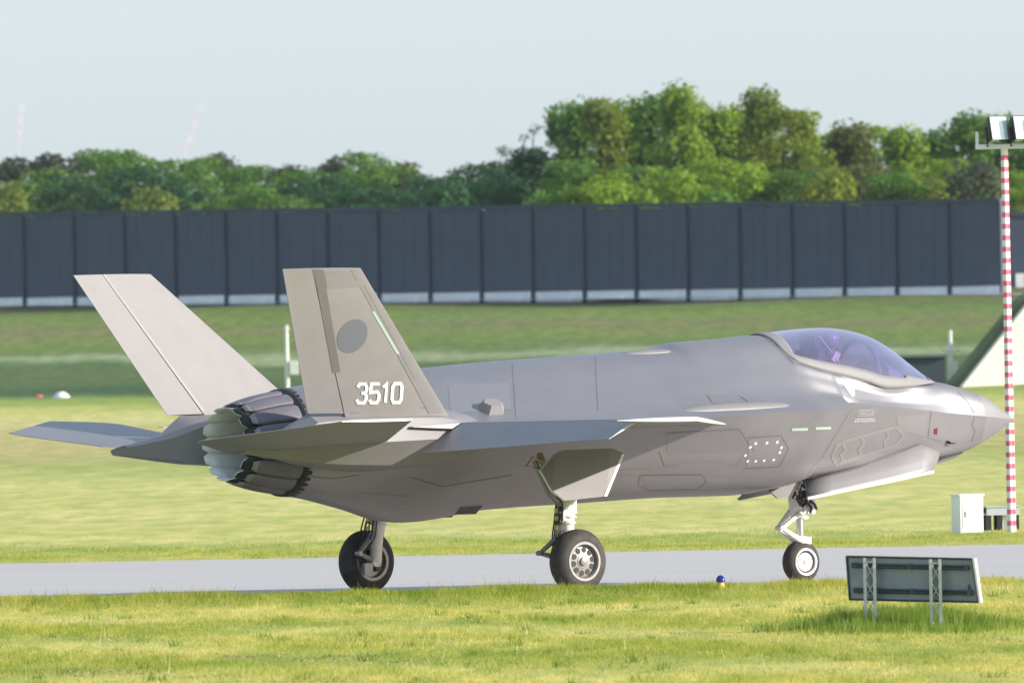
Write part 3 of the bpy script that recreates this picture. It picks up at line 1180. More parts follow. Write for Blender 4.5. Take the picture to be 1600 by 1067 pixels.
near_fin = [o for o in jet.children if o.name.startswith('tail_fin')][0]
DIG = {
    '3': [[(0, .18), (.2, 0), (.8, 0), (1, .18), (1, .36), (.8, .48), (.45, .48)], [(.8, .48), (1, .62), (1, .82), (.8, 1), (.2, 1), (0, .82)]],
    '5': [[(1, 0), (.08, 0), (.05, .46), (.8, .42), (1, .58), (1, .82), (.8, 1), (.2, 1), (0, .84)]],
    '1': [[(.1, .2), (.55, 0), (.55, 1)]],
    '0': [[(.5, 0), (.82, 0), (1, .18), (1, .82), (.82, 1), (.18, 1), (0, .82), (0, .18), (.18, 0), (.52, 0)]],
}
nb_ = MB()
for ch, x0, wd in (('3', 557, 14.5), ('5', 577, 14.5), ('1', 595.5, 12), ('0', 612, 14.5)):
    for stroke in DIG[ch]:
        pts = []
        for (u, v_) in stroke:
            yy = 599.5 + v_ * 29.5 - (x0 - 590) * .012
            pts.append((x0 + u * wd + (1 - v_) * 2.2, yy))
        fin_line(nb_, pts, 5.0, LIFT + .004)
nb_.obj('fin_number', WHITE, near_fin)
rb_ = MB()
le0, te0, le1, te1, nn = FIN[1]
c0 = finpt(551, 523.5, LIFT)
e1 = (te0 - le0).normalized()
e2 = nn.cross(e1).normalized()
rv = []
for r_ in (0.001, .08, .16, .245):
    for k in range(40):
        a = 2 * math.pi * k / 40
        p = c0 + (e1 * math.cos(a) + e2 * math.sin(a)) * r_
        s_, c = fin_sc(p, 1)
        base = le0.lerp(le1, s_).lerp(te0.lerp(te1, s_), c)
        rv.append(base + nn * (fin_half(s_, c) + LIFT))
rb_.add(rv, [(i * 40 + k, i * 40 + (k + 1) % 40, (i + 1) * 40 + (k + 1) % 40, (i + 1) * 40 + k) for i in range(3) for k in range(40)])
rb_.obj('roundel', ROUND, near_fin)
gb_ = MB()
fin_poly(gb_, [(581, 487), (585.5, 486), (625, 553), (619.5, 553)])
gb_.obj('formation_light', GREEN, near_fin)
db_ = MB()
fin_poly(db_, [(490, 421), (505, 421), (532, 581), (520, 583)], LIFT)
db_.obj('hinge_strip', STRIP, near_fin)
for pts_, wd2 in (([(507, 451), (569, 447), (576, 459), (648, 592)], 1.0), ([(548, 645), (668, 637)], 1.1)):
    ln_ = MB()
    fin_line(ln_, pts_, wd2, LIFT)
    ln_.obj('panel_seam', SEAM, near_fin)
eb_ = MB()
fin_poly(eb_, [(548, 421), (562, 421), (694, 644), (670, 646)], LIFT - .001)
eb_.obj('edge_treatment', EDGE, near_fin)
eb_ = MB()
fin_poly(eb_, [(507, 424), (548, 423), (563, 448), (511, 451)], LIFT - .001)
eb_.obj('edge_treatment', EDGE, near_fin)

far_fin = [o for o in jet.children if o.name.startswith('tail_fin')][1]
le0, te0, le1, te1, nn = FIN[-1]
far_n = -nn


def farpt(s_, c, lift):
    return (le0.lerp(le1, s_) * (1 - c) + te0.lerp(te1, s_) * c) + far_n * (fin_half(s_, c) + .004)


fb_ = MB()
fb_.add([farpt(.03, .72, .066), farpt(.03, .742, .066), farpt(1, .63, .034), farpt(1, .60, .034)], [(0, 1, 2, 3)])
fb_.obj('hinge_strip', STRIP, far_fin)
fb_ = MB()
fb_.add([farpt(.89, .14, .052), farpt(.89, .148, .052), farpt(.89, .60, .047), farpt(.895, .60, .047)], [(0, 1, 2, 3)])
fb_.obj('panel_seam', SEAM, far_fin)

# ---- fuselage marks and panels measured on the photograph
for m_, quads in ((PAINT3, [[(1000, 743), (1096, 742), (1090, 763), (1012, 765)], [(1040, 678), (1154, 672), (1168, 704), (1042, 708)]]),
                  (PAINT4, [[(1170, 686), (1218, 682), (1214, 726), (1166, 730)], [(700, 602), (796, 598), (798, 640), (704, 646)], [(1400, 650), (1448, 646), (1446, 682), (1404, 672)], [(560, 770), (640, 775), (636, 800), (566, 790)]])):
    for q_ in quads:
        pm_ = MB()
        patch(pm_, q_, .003, 0, 10, 6)
        if pm_.f:
            pm_.obj('skin_panel', m_, jet, smooth=60)
seam('panel_seam', SEAM, [(1190, 524), (1212, 541), (1240, 566), (1385, 609), (1452, 599)], .012)
seam('panel_seam', SEAM, [(1497, 612), (1512, 628), (1522, 645)], .014)
seam('panel_seam', SEAM, [(1525, 646), (1519, 664), (1524, 674), (1518, 690)], .014)
seam('panel_seam', SEAM, [(1040, 676), (1155, 670), (1178, 706)], .012)
seam('panel_seam', SEAM, [(1168, 684), (1220, 680), (1232, 700)], .012)
seam('panel_seam', SEAM, [(1232, 700), (1218, 729), (1162, 732)], .010)
seam('panel_seam', SEAM, [(1030, 705), (1038, 728)], .012)
seam('panel_seam', SEAM, [(1000, 742), (1096, 741), (1104, 752), (1090, 764), (1012, 766), (997, 756), (1000, 742)], .012)
seam('panel_seam', SEAM, [(1162, 757), (1172, 764), (1198, 760)], .012)
seam('panel_seam', SEAM, [(1455, 642), (1450, 684), (1472, 690)], .010)
seam('panel_seam', SEAM, [(930, 556), (934, 640)], .008)
seam('panel_seam', SEAM, [(800, 562), (806, 652)], .008)
seam('panel_seam', SEAM, [(640, 745), (690, 760), (800, 742)], .012)
seam('panel_seam', SEAM, [(470, 742), (520, 748), (560, 742)], .012)
seam('pale_panel_line', SEAL, [(1038, 729), (1056, 728), (1066, 722), (1128, 721)], .014)  # thin pale sealant lines along panel edges
seam('pale_panel_line', SEAL, [(1134, 727), (1152, 727), (1158, 716)], .012)
seam('pale_panel_line', SEAL, [(965, 734), (1018, 731)], .012)
seam('pale_panel_line', SEAL, [(960, 742.5), (1008, 742)], .014)
seam('pale_panel_line', SEAL, [(1098, 743.5), (1170, 745.5)], .014)
HEX = [[(1300, 712), (1308, 695), (1322, 688), (1400, 667), (1412, 680), (1400, 695), (1330, 718), (1306, 726)]]
for h_ in HEX:
    seam('sealant_outline', SEAL, h_, .05, closed=True)
seam('sealant_outline', SEAL, [(1318, 722), (1314, 710), (1322, 703), (1316, 692)], .06)
seam('sealant_outline', SEAL, [(1346, 713), (1342, 702), (1350, 694), (1346, 682)], .06)
seam('sealant_outline', SEAL, [(1384, 700), (1381, 690), (1388, 683), (1386, 673)], .05)
seam('sealant_outline', SEAL, [(1331, 640), (1312, 670), (1285, 715), (1262, 742)], .025)
wd_ = MB()
for x, y in [(1180.5, 692.5), (1198, 691.5), (1214, 690.5), (1172, 698.5), (1220.5, 699), (1218, 706.5), (1164.5, 711), (1168, 720), (1180.5, 720), (1193.5, 719), (1208.5, 718)]:
    h_ = hit(x, y, .006)
    if h_:
        p, nr = h_
        t1 = nr.cross(Vector((0, 0, 1))).normalized()
        t2 = nr.cross(t1)
        wd_ = MB()
        wd_.add([p + (t1 * math.cos(a) * 1.15 + t2 * math.sin(a)) * .0215 for a in [2 * math.pi * k / 10 for k in range(10)]], [tuple(range(10))])
        wd_.obj('fastener_dot', WHITE, jet)
gp = MB()
patch(gp, [(1237, 669), (1262, 668), (1262, 672.5), (1237, 673)])
gp.obj('formation_light', GREEN, jet)
gp = MB()
patch(gp, [(1274, 667), (1298, 666.5), (1298, 670.5), (1274, 671)])
gp.obj('formation_light', GREEN, jet)
dp = MB()
patch(dp, [(1104, 617), (1135, 618), (1150, 629), (1114, 631)])
dp.obj('dark_access_panel', STRIP, jet)
dp = MB()
patch(dp, [(1156, 619), (1170, 620), (1184, 630), (1170, 629)])
dp.obj('dark_access_panel', STRIP, jet)
fd = MB()
patch(fd, [(1317, 601), (1333, 600), (1336, 617), (1331, 621)])
fd.obj('shield_marking', SOFTW, jet)
rd = MB()
patch(rd, [(1459, 670), (1465, 668), (1464, 679), (1459, 678)])
rd.obj('red_mark', REDM, jet)
tx = MB()


def dashes(mb, x0, y0, x1, y1, wdm, seed):
    r_ = random.Random(seed)
    L_ = math.hypot(x1 - x0, y1 - y0)
    p = 0
    while p < L_ - 1:
        q = min(L_, p + r_.uniform(1.4, 3.6))
        ribbon(mb, [(x0 + (x1 - x0) * p / L_, y0 + (y1 - y0) * p / L_), (x0 + (x1 - x0) * q / L_, y0 + (y1 - y0) * q / L_)], wdm, .006)
        p = q + .7


dashes(tx, 1336, 655, 1366, 654, .016, 1)
dashes(tx, 1334, 658.5, 1367, 657, .016, 2)
ribbon(tx, [(1342, 640.5), (1367, 639.5), (1363.5, 648.5), (1340, 649.5)], .006, .006, closed=True)
dashes(tx, 1396, 599, 1432, 595, .016, 3)
dashes(tx, 1398, 603, 1438, 598.5, .016, 4)
dashes(tx, 600, 799, 655, 796, .010, 5)
tag(tx.obj('stencil_marking', SOFTW, jet), kind='stuff')
# RESCUE legend
tcu = bpy.data.curves.new('rescue', 'FONT')
tcu.body = 'RESCUE'
tcu.size = 1
tob = bpy.data.objects.new('rescue', tcu)
COL.objects.link(tob)
dg = bpy.context.evaluated_depsgraph_get()
tme = bpy.data.meshes.new_from_object(tob.evaluated_get(dg))
bpy.data.objects.remove(tob)
xs = [v.co.x for v in tme.vertices]
ys_ = [v.co.y for v in tme.vertices]
ok = True
for v in tme.vertices:
    u = (v.co.x - min(xs)) / (max(xs) - min(xs))
    q = (v.co.y - min(ys_)) / (max(ys_) - min(ys_))
    h_ = hit(1344 + u * 20 + (q - .5) * 1.2, 647.6 - u * .9 - q * 5.4, .006)
    if h_:
        v.co = h_[0]
    else:
        ok = False
if ok:
    tme.materials.append(SOFTW)
    ro = bpy.data.objects.new('rescue_lettering', tme)
    COL.objects.link(ro)
    ro.parent = jet

# raised blisters
bl = MB()


def blister(mb, p0, p1, wdt, hgt, nrm, mi=0, n=12, m=8):
    p0, p1, nrm = Vector(p0), Vector(p1), Vector(nrm).normalized()
    t = (p1 - p0)
    sdir = t.cross(nrm).normalized()
    vs = []
    for i in range(n + 1):
        a = i / n
        e = math.sqrt(max(0, 1 - (2 * a - 1) ** 2)) ** .8
        for j in range(m + 1):
            b_ = math.pi * j / m
            vs.append(p0 + t * a + sdir * math.cos(b_) * wdt * e + nrm * (math.sin(b_) * hgt * e - .02))
    mb.add(vs, [(i * (m + 1) + j, (i + 1) * (m + 1) + j, (i + 1) * (m + 1) + j + 1, i * (m + 1) + j + 1) for i in range(n) for j in range(m)], mi)


h0, h1 = hit(1062, 641, 0), hit(1240, 632, 0)
if h0 and h1:
    blister(bl, h0[0], h1[0], .13, .075, h1[1])
    bl.obj('shoulder_fairing', PAINT2, jet, smooth=60)
bl = MB()
h0, h1 = hit(968, 553, 0), hit(1052, 548, 0)
if h0 and h1:
    blister(bl, h0[0], h1[0], .07, .05, h1[1])
bl.obj('spine_fairing', PAINT2, jet, smooth=60)
an = MB()
hA = hit(767, 640, 0)
if hA:
    c, nr = hA
    fx = Vector((1, 0, 0))
    sx_ = nr.cross(fx).normalized()
    fx = sx_.cross(nr)
    base = [c + fx * a * .25 + sx_ * b * .16 for a, b in ((-1, 0), (-.55, 1), (.55, 1), (1, 0), (.55, -1), (-.55, -1))]
    top = [c + nr * .12 + fx * a * .15 + sx_ * b * .09 for a, b in ((-1, 0), (-.55, 1), (.55, 1), (1, 0), (.55, -1), (-.55, -1))]
    an.add([p - nr * .05 for p in base] + top, [(i, (i + 1) % 6, 6 + (i + 1) % 6, 6 + i) for i in range(6)] + [tuple(range(6, 12))])
    an.obj('antenna_blister', EDGE, jet)
bel = MB()
for px, py, y, sz in ((727, 793, .62, .19), (692, 798, .30, .15)):
    bel = MB()
    c = AP(px, py, y)
    bel.prism([c + Vector((a * sz, b * .14, .1)) for a, b in ((-1, -1), (1, -1), (1, 1), (-1, 1))], (0, 0, -.08))
    bel.add([c + Vector((a * sz * 1.0, b * .14, .02)) for a, b in ((-1, -1), (1, -1), (1, 1), (-1, 1))] + [c + Vector((a * sz * .62, b * .08, -.09)) for a, b in ((-1, -1), (1, -1), (1, 1), (-1, 1))],
            [(0, 1, 5, 4), (1, 2, 6, 5), (2, 3, 7, 6), (3, 0, 4, 7), (7, 6, 5, 4)])
    bel.obj('belly_blister', CPIT, jet)

# sensor window under the nose
eo = MB()
front = A(.86, 0, 1.83)
ring0 = [A(1.05, .22, 1.93), A(1.05, .16, 1.77), A(1.08, 0, 1.70), A(1.05, -.16, 1.77), A(1.05, -.22, 1.93)]
ring1 = [A(1.5, .32, 1.89), A(1.5, .24, 1.68), A(1.5, 0, 1.60), A(1.5, -.24, 1.68), A(1.5, -.32, 1.89)]
ring2 = [A(1.85, .34, 1.78), A(1.85, .22, 1.70), A(1.85, 0, 1.66), A(1.85, -.22, 1.70), A(1.85, -.34, 1.78)]
vs = [front] + ring0 + ring1 + ring2
fs = [(0, i + 1, i + 2) for i in range(4)]
for b in (1, 6):
    fs += [(b + i, b + i + 5, b + i + 6, b + i + 1) for i in range(4)]
eo.add(vs, fs)
eo.obj('sensor_window', EOTS, jet)
pr = MB()
h0 = hit(1480, 690, 0)
if h0:
    c, nr = h0
    pr.tube([c - nr * .02, c + nr * .05], .022, 8)
    pr.tube([c + nr * .045, c + nr * .05 + Vector((.11, 0, -.012))], [.024, .006], 8)
pr.obj('air_data_probe', HOSE, jet)


# ---- landing gear
def wheel(parent, c, axis, R_, a_, rim_r, face, rim_mat, spokes):
    """tyre and rim as two meshes; face is the outer side's distance from the middle"""
    c = Vector(c)
    axis = Vector(axis)
    mb = MB()
    pf = []
    for k in range(15):
        b = -R(118) + R(236) * k / 14
        w_ = a_ * math.sin(b) * 1.0
        r_ = R_ + a_ * math.cos(b)
        pf.append((w_, r_))
    # grooves in the tread
    pf2 = []
    for wv, rv in pf:
        pf2.append((wv, rv))
    mb.lathe(c, axis, pf2, 48)
    for off in (-.05, 0, .05):
        mb.lathe(c, axis, [(off * a_ / .16 - .006, R_ + a_ * .955), (off * a_ / .16, R_ + a_ * .93), (off * a_ / .16 + .006, R_ + a_ * .955)], 48)
    mb.obj('tyre', RUBBER, parent, smooth=40)
    mb = MB()
    mb.lathe(c, axis, [(-face * .6, rim_r * .3), (-face * .62, rim_r * .9), (-face * .85, rim_r * 1.0), (-face * .85, rim_r * 1.06), (face * .9, rim_r * 1.06), (face, rim_r * 1.02), (face, rim_r * .90), (face * .8, rim_r * .82), (face * .62, rim_r * .80)], 40)
    if spokes:
        mb.lathe(c, axis, [(face * .62, rim_r * .80), (face * .64, rim_r * .72)], 40)
        mb.lathe(c, axis, [(face * .70, rim_r * .40), (face * .78, rim_r * .36), (face * .80, rim_r * .24), (face * .95, rim_r * .22), (face * 1.0, rim_r * .12), (face * 1.0, .001)], 24)
        mb.lathe(c, axis, [(face * .66, rim_r * .78), (face * .70, rim_r * .60), (face * .74, rim_r * .38)], 40)
    else:
        mb.lathe(c, axis, [(face * .62, rim_r * .80), (face * .75, rim_r * .70), (face * .80, rim_r * .2), (face * .95, rim_r * .14), (face * .95, .001)], 32)
    mb.lathe(c, axis, [(-face * .9, rim_r * 1.06), (-face * 1.0, rim_r * 1.02), (-face * 1.0, rim_r * .86), (-face * .55, rim_r * .80)], 40)
    mb.obj('rim', rim_mat, parent, smooth=35)
    mb = MB()
    mb.lathe(c, axis, [(-face * .6, rim_r * .82), (-face * .58, .001)], 32)
    for k in range(7 if spokes else 0):
        a = 2 * math.pi * k / 7
        mb.lathe(c + Vector((math.cos(a), 0, math.sin(a))) * rim_r * .5, axis, [(-face * .95, .001), (-face * .95, rim_r * .15), (-face * .5, rim_r * .15)], 10)
    mb.obj('brake', HOSE, parent, smooth=40)
    if spokes:
        ref = Vector((0, 0, 1))
        b1 = axis.cross(ref).normalized()
        b2 = axis.cross(b1)
        for k in range(spokes):
            a = 2 * math.pi * (k + .3) / spokes
            q = c + (b1 * math.cos(a) + b2 * math.sin(a)) * rim_r * .60 + axis * face * .70
            mb = MB()
            mb.lathe(q, axis, [(.0, .001), (.006, .001), (.006, rim_r * .15), (-.01, rim_r * .155)], 12)
            mb.obj('painted_rim_hole', BLACK, parent)  # raised black disc, painted for the shade inside a hole
    else:
        mb = MB()
        for k in range(3):
            mb.lathe(c + axis * face * .78, axis, [(0, rim_r * (.10 + .06 * k)), (.004, rim_r * (.12 + .06 * k))], 20)
        mb.obj('hub_ring', STEEL, parent)


for sg in (1, -1):
    ymid = sg * 2.45
    outw = Vector((0, -sg, 0))
    g = MB()
    ax_ = A(9.60, sg * 2.24, .44)
    top = A(9.52, sg * 2.12, 1.95)
    mid = A(9.56, sg * 2.16, 1.22)
    low = A(9.58, sg * 2.20, .80)
    g.tube([top, mid.lerp(top, .25)], [.075, .085], 14)
    g.tube([mid.lerp(top, .25), mid.lerp(top, .2), mid, low.lerp(mid, .6)], [.085, .125, .13, .115], 16)
    g.tube([low.lerp(mid, .60), low.lerp(mid, .55)], [.135, .135], 16)
    g.tube([low.lerp(mid, .40), low.lerp(mid, .35)], [.125, .125], 16)
    g.tube([low.lerp(mid, .55), low], [.105, .09], 14)
    g.tube([low, ax_], [.08, .09], 12)
    g.tube([ax_ - outw * .05, ax_ + outw * .26], .075, 14)
    # braces up into the bay
    f_, y_, z_ = at_y(856, 770, 2.25)
    brace_pts = ([mid + Vector((-.05, 0, -.05)), A(f_, sg * 2.25, z_), A(f_ + .12, sg * 2.12, z_ + .45)], [.045, .035, .035], 10)
    f_, y_, z_ = at_y(893, 777, 2.30)
    g.tube([low.lerp(mid, .75) + Vector((.04, 0, 0)), A(f_, sg * 2.30, z_), A(f_ - .25, sg * 2.1, z_ + .5)], [.05, .075, .06], 10)
    g.box(mid + Vector((.11, 0, -.03)), (.07, .09, .2))
    g.box(mid + Vector((-.10, outw.y * .06, -.15)), (.06, .1, .14))
    leg = g.obj('main_landing_gear', GEARW, jet, smooth=40)
    bg = MB()
    bg.tube(brace_pts[0], brace_pts[1], 10)
    bg.obj('drag_brace', RIM, leg, smooth=40)
    t = MB()
    v_ = A(9.98, sg * 2.10, .56)
    t.tube([low + Vector((-.04, 0, .06)), v_], [.045, .028], 8)
    t.tube([v_, ax_ + Vector((-.04, 0, .02))], [.028, .045], 8)
    t.tube([v_ + Vector((0, .05, 0)), v_ - Vector((0, .05, 0))], .035, 8)
    t.box(ax_ + Vector((-.16, -outw.y * .02, -.10)), (.14, .10, .16))
    t.obj('torque_link', RIM, leg, smooth=40)
    hz = MB()
    for k in range(5):
        r_ = random.Random(40 + k)
        off = Vector((-.10 - .012 * k, outw.y * (-.10 + .05 * k), 0))
        pts = [A(9.62 + .04 * k, sg * 2.1, 1.7), mid + off, low.lerp(mid, .4) + off * 1.25, low + off * 1.3 + Vector((-.03, 0, -.05)), ax_ + Vector((-.24 - .015 * k, 0, .08)), ax_ + Vector((-.2, 0, -.12 + .03 * k)), ax_ + Vector((-.05, 0, -.05))]
        cs = cat(np.array([pts[0]] + pts + [pts[-1]]), 5)
        hz.tube([Vector(p) for p in cs], .011 + .003 * (k % 2), 6)
    hz.obj('hydraulic_hose', HOSE, leg, smooth=60)
    cl = MB()
    for s_ in (.75, .5, .2):
        q = low.lerp(mid, s_)
        cl.tube([q + Vector((-.17, 0, -.01)), q + Vector((-.17, 0, .05))], .03, 8)
        cl.tube([q + Vector((-.16, outw.y * .05, .10)), q + Vector((-.09, outw.y * .05, .10))], .018, 6)
    cl.obj('pipe_fitting', BRASS, leg)
    wheel(leg, A(9.60, ymid, .44), outw, .285, .157, .262, .165, RIM, 10)

    # gear door, a curved plate with white edges
    d = MB()
    D0 = [at_y(*q) for q in ((845, 735, 2.50), (868, 709, 2.42), (882, 703, 2.40), (955, 700, 2.40), (975, 708, 2.42), (947, 775, 2.74), (882, 782, 2.76), (862, 765, 2.68))]
    poly = [A(f, sg * y, z) for f, y, z in D0]
    d.prism(poly, outw * -.05, 0, 1)
    dr = d.obj('gear_door', [PAINT2, DOORIN], jet)
    k_ = MB()
    fe = [A(f, sg * (y + .004), z) for f, y, z in (at_y(971, 709, 2.42), at_y(975, 709, 2.42), at_y(948, 775, 2.74), at_y(943, 775, 2.74))]
    k_.prism(fe, outw * .008)
    k_.obj('door_edge_strip', DOORIN, dr)
    # hinge bracket ahead of the bay
    hb = MB()
    q = [A(f, sg * y, z) for f, y, z in (at_y(822, 728, 2.2), at_y(832, 714, 2.2), at_y(848, 722, 2.2), at_y(846, 735, 2.2))]
    for i in range(4):
        hb.tube([q[i], q[(i + 1) % 4]], .014, 6)
    hb.tube([q[2], q[2] + Vector((.02, outw.y * -.1, .1))], .05, 8)
    hb.obj('door_hinge', BRASS, jet)
# nose gear
g = MB()
ax_ = A(3.87, 0, .30)
mid = A(3.86, 0, 1.02)
top = A(4.0, 0, 1.75)
g.tube([top, mid.lerp(top, .35)], [.10, .10], 14)
g.tube([mid.lerp(top, .35), mid.lerp(top, .28), mid, mid + Vector((0, 0, -.10))], [.10, .13, .15, .12], 14)
g.box(mid + Vector((.08, -.08, .06)), (.16, .14, .22))
g.box(mid + Vector((.10, .08, -.06)), (.14, .12, .12))
g.box(mid + Vector((-.08, -.06, .20)), (.12, .16, .20))
g.tube([mid + Vector((-.02, -.1, 0)), A(4.22, .05, .78)], [.045, .03], 8)
g.tube([mid + Vector((-.06, .1, .02)), A(4.22, -.05, .78)], [.04, .03], 8)
g.tube([A(4.22, .05, .78), A(3.90, .06, .60)], [.03, .05], 8)
g.tube([A(4.22, -.05, .78), A(3.90, -.06, .60)], [.03, .05], 8)
g.tube([A(4.22, .07, .78), A(4.22, -.07, .78)], .035, 8)
g.tube([A(3.86, 0, .66), A(3.86, 0, .54)], .085, 14)
g.box(A(3.82, .02, .60), (.16, .16, .10))
ngear = g.obj('nose_landing_gear', GEARW, jet, smooth=40)
g = MB()
g.tube([mid, A(3.86, 0, .6)], .05, 14)
g.obj('oleo_piston', STEEL, ngear, smooth=40)
g = MB()
g.tube([A(3.86, 0, .6), A(3.90, -.16, .52), A(3.88, -.16, .30)], [.06, .055, .05], 10)
g.tube([A(3.87, -.2, .30), A(3.87, .10, .30)], .05, 10)
g.obj('wheel_fork', GEARW, ngear, smooth=40)
hz = MB()
for k in range(6):
    r_ = random.Random(70 + k)
    pts = [A(3.95 - .06 * k, .12 - .03 * k, 1.75), A(4.0 - .05 * k + r_.uniform(-.05, .05), .16, 1.55), A(3.88 + r_.uniform(-.1, .1), .18, 1.36), A(3.93 + r_.uniform(-.08, .08), .14, 1.18), mid + Vector((-.05, -.14, .05))]
    cs = cat(np.array([pts[0]] + pts + [pts[-1]]), 5)
    hz.tube([Vector(p) for p in cs], .014, 6)
r_ = random.Random(5)
for k in range(14):
    p0 = Vector((OFS - 3.93 + r_.uniform(-.16, .14), -.17 - r_.uniform(0, .06), r_.uniform(1.15, 1.55)))
    p1 = p0 + Vector((r_.uniform(-.12, .12), r_.uniform(-.02, .02), r_.uniform(-.22, .05)))
    hz.tube([p0, p0.lerp(p1, .5) + Vector((r_.uniform(-.05, .05), -.02, 0)), p1], r_.uniform(.010, .022), 6)
hz.obj('hydraulic_hose', HOSE, ngear, smooth=60)
fz = MB()
for k in range(9):
    p0 = Vector((OFS - 3.88 + r_.uniform(-.15, .15), -.16, r_.uniform(.92, 1.35)))
    if k % 2:
        fz.box(p0, (r_.uniform(.05, .10), .06, r_.uniform(.04, .10)), Matrix.Rotation(r_.uniform(-.6, .6), 3, 'Y'))
    else:
        fz.tube([p0, p0 + Vector((r_.uniform(-.12, .12), 0, r_.uniform(-.1, .1)))], .022, 8)
tag(fz.obj('gear_fitting', GEARW, ngear, smooth=40), kind='stuff')
wheel(ngear, A(3.87, 0.02, .30), Vector((0, -1, 0)), .185, .115, .185, .13, GEARW, 0)

# nose gear doors
for sg in (1, -1):
    d = MB()
    T_ = [at_y(*q) for q in ((1256, 750, .56), (1300, 738, .56), (1345, 726, .56), (1390, 712, .56), (1440, 694, .50), (1468, 706, .44))]
    B_ = [at_y(*q) for q in ((1262, 778.5, .80), (1300, 770.5, .80), (1345, 761, .80), (1390, 752, .80), (1440, 741, .78), (1458, 737, .72))]
    vs, fs = [], []
    for (f0, y0, z0), (f1, y1, z1) in zip(T_, B_):
        for k in range(6):
            t = k / 5
            bul = .03 * math.sin(math.pi * min(1, t * 1.2))
            vs.append(A(f0 + (f1 - f0) * t, sg * (y0 + (y1 - y0) * t + bul), z0 + (z1 - z0) * t))
    fs = [(i * 6 + k, (i + 1) * 6 + k, (i + 1) * 6 + k + 1, i * 6 + k + 1) for i in range(5) for k in range(5)]
    d.add(vs, fs)
    o = d.obj('nose_gear_door', PAINT2, jet, smooth=50)
    so = o.modifiers.new('thick', 'SOLIDIFY')
    so.thickness = .035
    e = MB()
    e.tube([vs[i * 6 + 5] for i in range(6)], .022, 6)
    e.obj('door_edge_strip', DOORIN, o)
d = MB()
poly = [AP(*q) for q in ((1203, 757, .45), (1248, 746, .45), (1238, 770, .6), (1232, 777, .62), (1215, 778, .62), (1203, 767, .55))]
d.prism(poly, Vector((0, .035, 0)))
d.obj('aft_gear_door', PAINT2, jet)
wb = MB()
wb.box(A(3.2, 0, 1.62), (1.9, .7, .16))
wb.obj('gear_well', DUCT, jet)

# ------------------------------------------------------------------ pilot
pil = empty('person', (JET_M @ A(3.30, 0, 2.70)), TH)
tag(pil, 'pilot in dark helmet and flight suit sitting under the tinted canopy', 'person')
me = bpy.data.meshes.new('body')
J = [(0, 0, 0), (-.02, 0, .22), (-.03, 0, .42), (0, 0, .50), (.02, 0, .58),
     (-.02, .20, .40), (.08, .27, .14), (.32, .20, .06), (-.02, -.20, .40), (.08, -.27, .14), (.32, -.20, .06),
     (.42, .12, .06), (.70, .14, .0), (.42, -.12, .06), (.70, -.14, .0)]
Eg = [(0, 1), (1, 2), (2, 3), (3, 4), (2, 5), (5, 6), (6, 7), (2, 8), (8, 9), (9, 10), (0, 11), (11, 12), (0, 13), (13, 14)]
me.from_pydata(J, Eg, [])
bo = bpy.data.objects.new('body', me)
COL.objects.link(bo)
bo.parent = pil
sk = bo.modifiers.new('skin', 'SKIN')
rad = [.17, .17, .16, .075, .07, .085, .065, .05, .085, .065, .05, .10, .08, .10, .08]
for v, r_ in zip(me.skin_vertices[0].data, rad):
    v.radius = (r_, r_)
me.skin_vertices[0].data[0].use_root = True
bo.modifiers.new('sub', 'SUBSURF').levels = 2
me.materials.append(SUIT)
for p in me.polygons:
    p.use_smooth = True
hd = MB()


def ball(mb, c, rx, ry, rz, n=18, m=12, mi=0, zmin=-1, xmin=-2):
    vs = []
    for i in range(m + 1):
        t = math.pi * i / m
        for k in range(n):
            a = 2 * math.pi * k / n
            vs.append((c[0] + rx * math.sin(t) * math.cos(a), c[1] + ry * math.sin(t) * math.sin(a), c[2] + rz * max(zmin, math.cos(t))))
    mb.add(vs, [(i * n + k, i * n + (k + 1) % n, (i + 1) * n + (k + 1) % n, (i + 1) * n + k) for i in range(m) for k in range(n)], mi)


ball(hd, (.05, 0, .66), .085, .075, .115)
hd.prism([(.13, -.015, .665), (.13, .015, .665), (.155, .012, .64), (.155, -.012, .64)], (0, 0, -.02))
hd.obj('head', SKIN, pil, smooth=60)
hm = MB()
ball(hm, (.02, 0, .70), .155, .135, .145, zmin=-.75)
hm.obj('helmet', HELM, pil, smooth=60)
vz = MB()
ball(vz, (.065, 0, .69), .12, .115, .085)
vz.obj('visor', VISOR, pil, smooth=60)
mk = MB()
ball(mk, (.14, 0, .59), .06, .05, .05)
mk.tube([(.17, 0, .57), (.20, .02, .45), (.14, .06, .35)], .02, 8)
mk.obj('oxygen_mask', SEATM, pil, smooth=60)

# ------------------------------------------------------------------ boundary wall
PANEL = mat('slate_wall_panel', (0.055, 0.070, 0.104), 0.6, 0, 0.10, .5)
POST = mat('slate_wall_post', (0.047, 0.059, 0.086), 0.6)
PLINTH = mat('pale_plinth', (0.86, 0.86, 0.85), 0.85, 0, 0.12, 1.5, bump=.4, bscale=8)


def seam_px(i):
    return 1565 - 82.4 * i + .105 * i * i


def wall_pt(px, row):
    # point on the wall line whose column is px
    u, _ = level(px, row)
    a = u / F
    k = (815 - 882) / 61.8
    Y = (882 + 32.8 * k) / (1 - a * k)
    return Vector((a * Y, Y, 0))


NPAN = 21
seams = [wall_pt(seam_px(i), 390) for i in range(NPAN + 1)]
wall = empty('boundary_wall', (seams[10].x, seams[10].y, 7.9))
tag(wall, 'long dark slate boundary wall of tall panels on the grassy bank', 'wall')
wall_dir = (seams[0] - seams[10]).normalized()
wz = math.atan2(wall_dir.y, wall_dir.x)


def wall_z(p, py):
    _, v_ = level(px_of(p), py)
    return CAM_H - (v_ - VH) * p.y / F


def px_of(p):
    return p.x * F / p.y + 800


def top_z(p):
    X = p.x * F / p.y + 800
    return at_depth(X, 332 - (332 - 310) * X / 1565, p.y).z


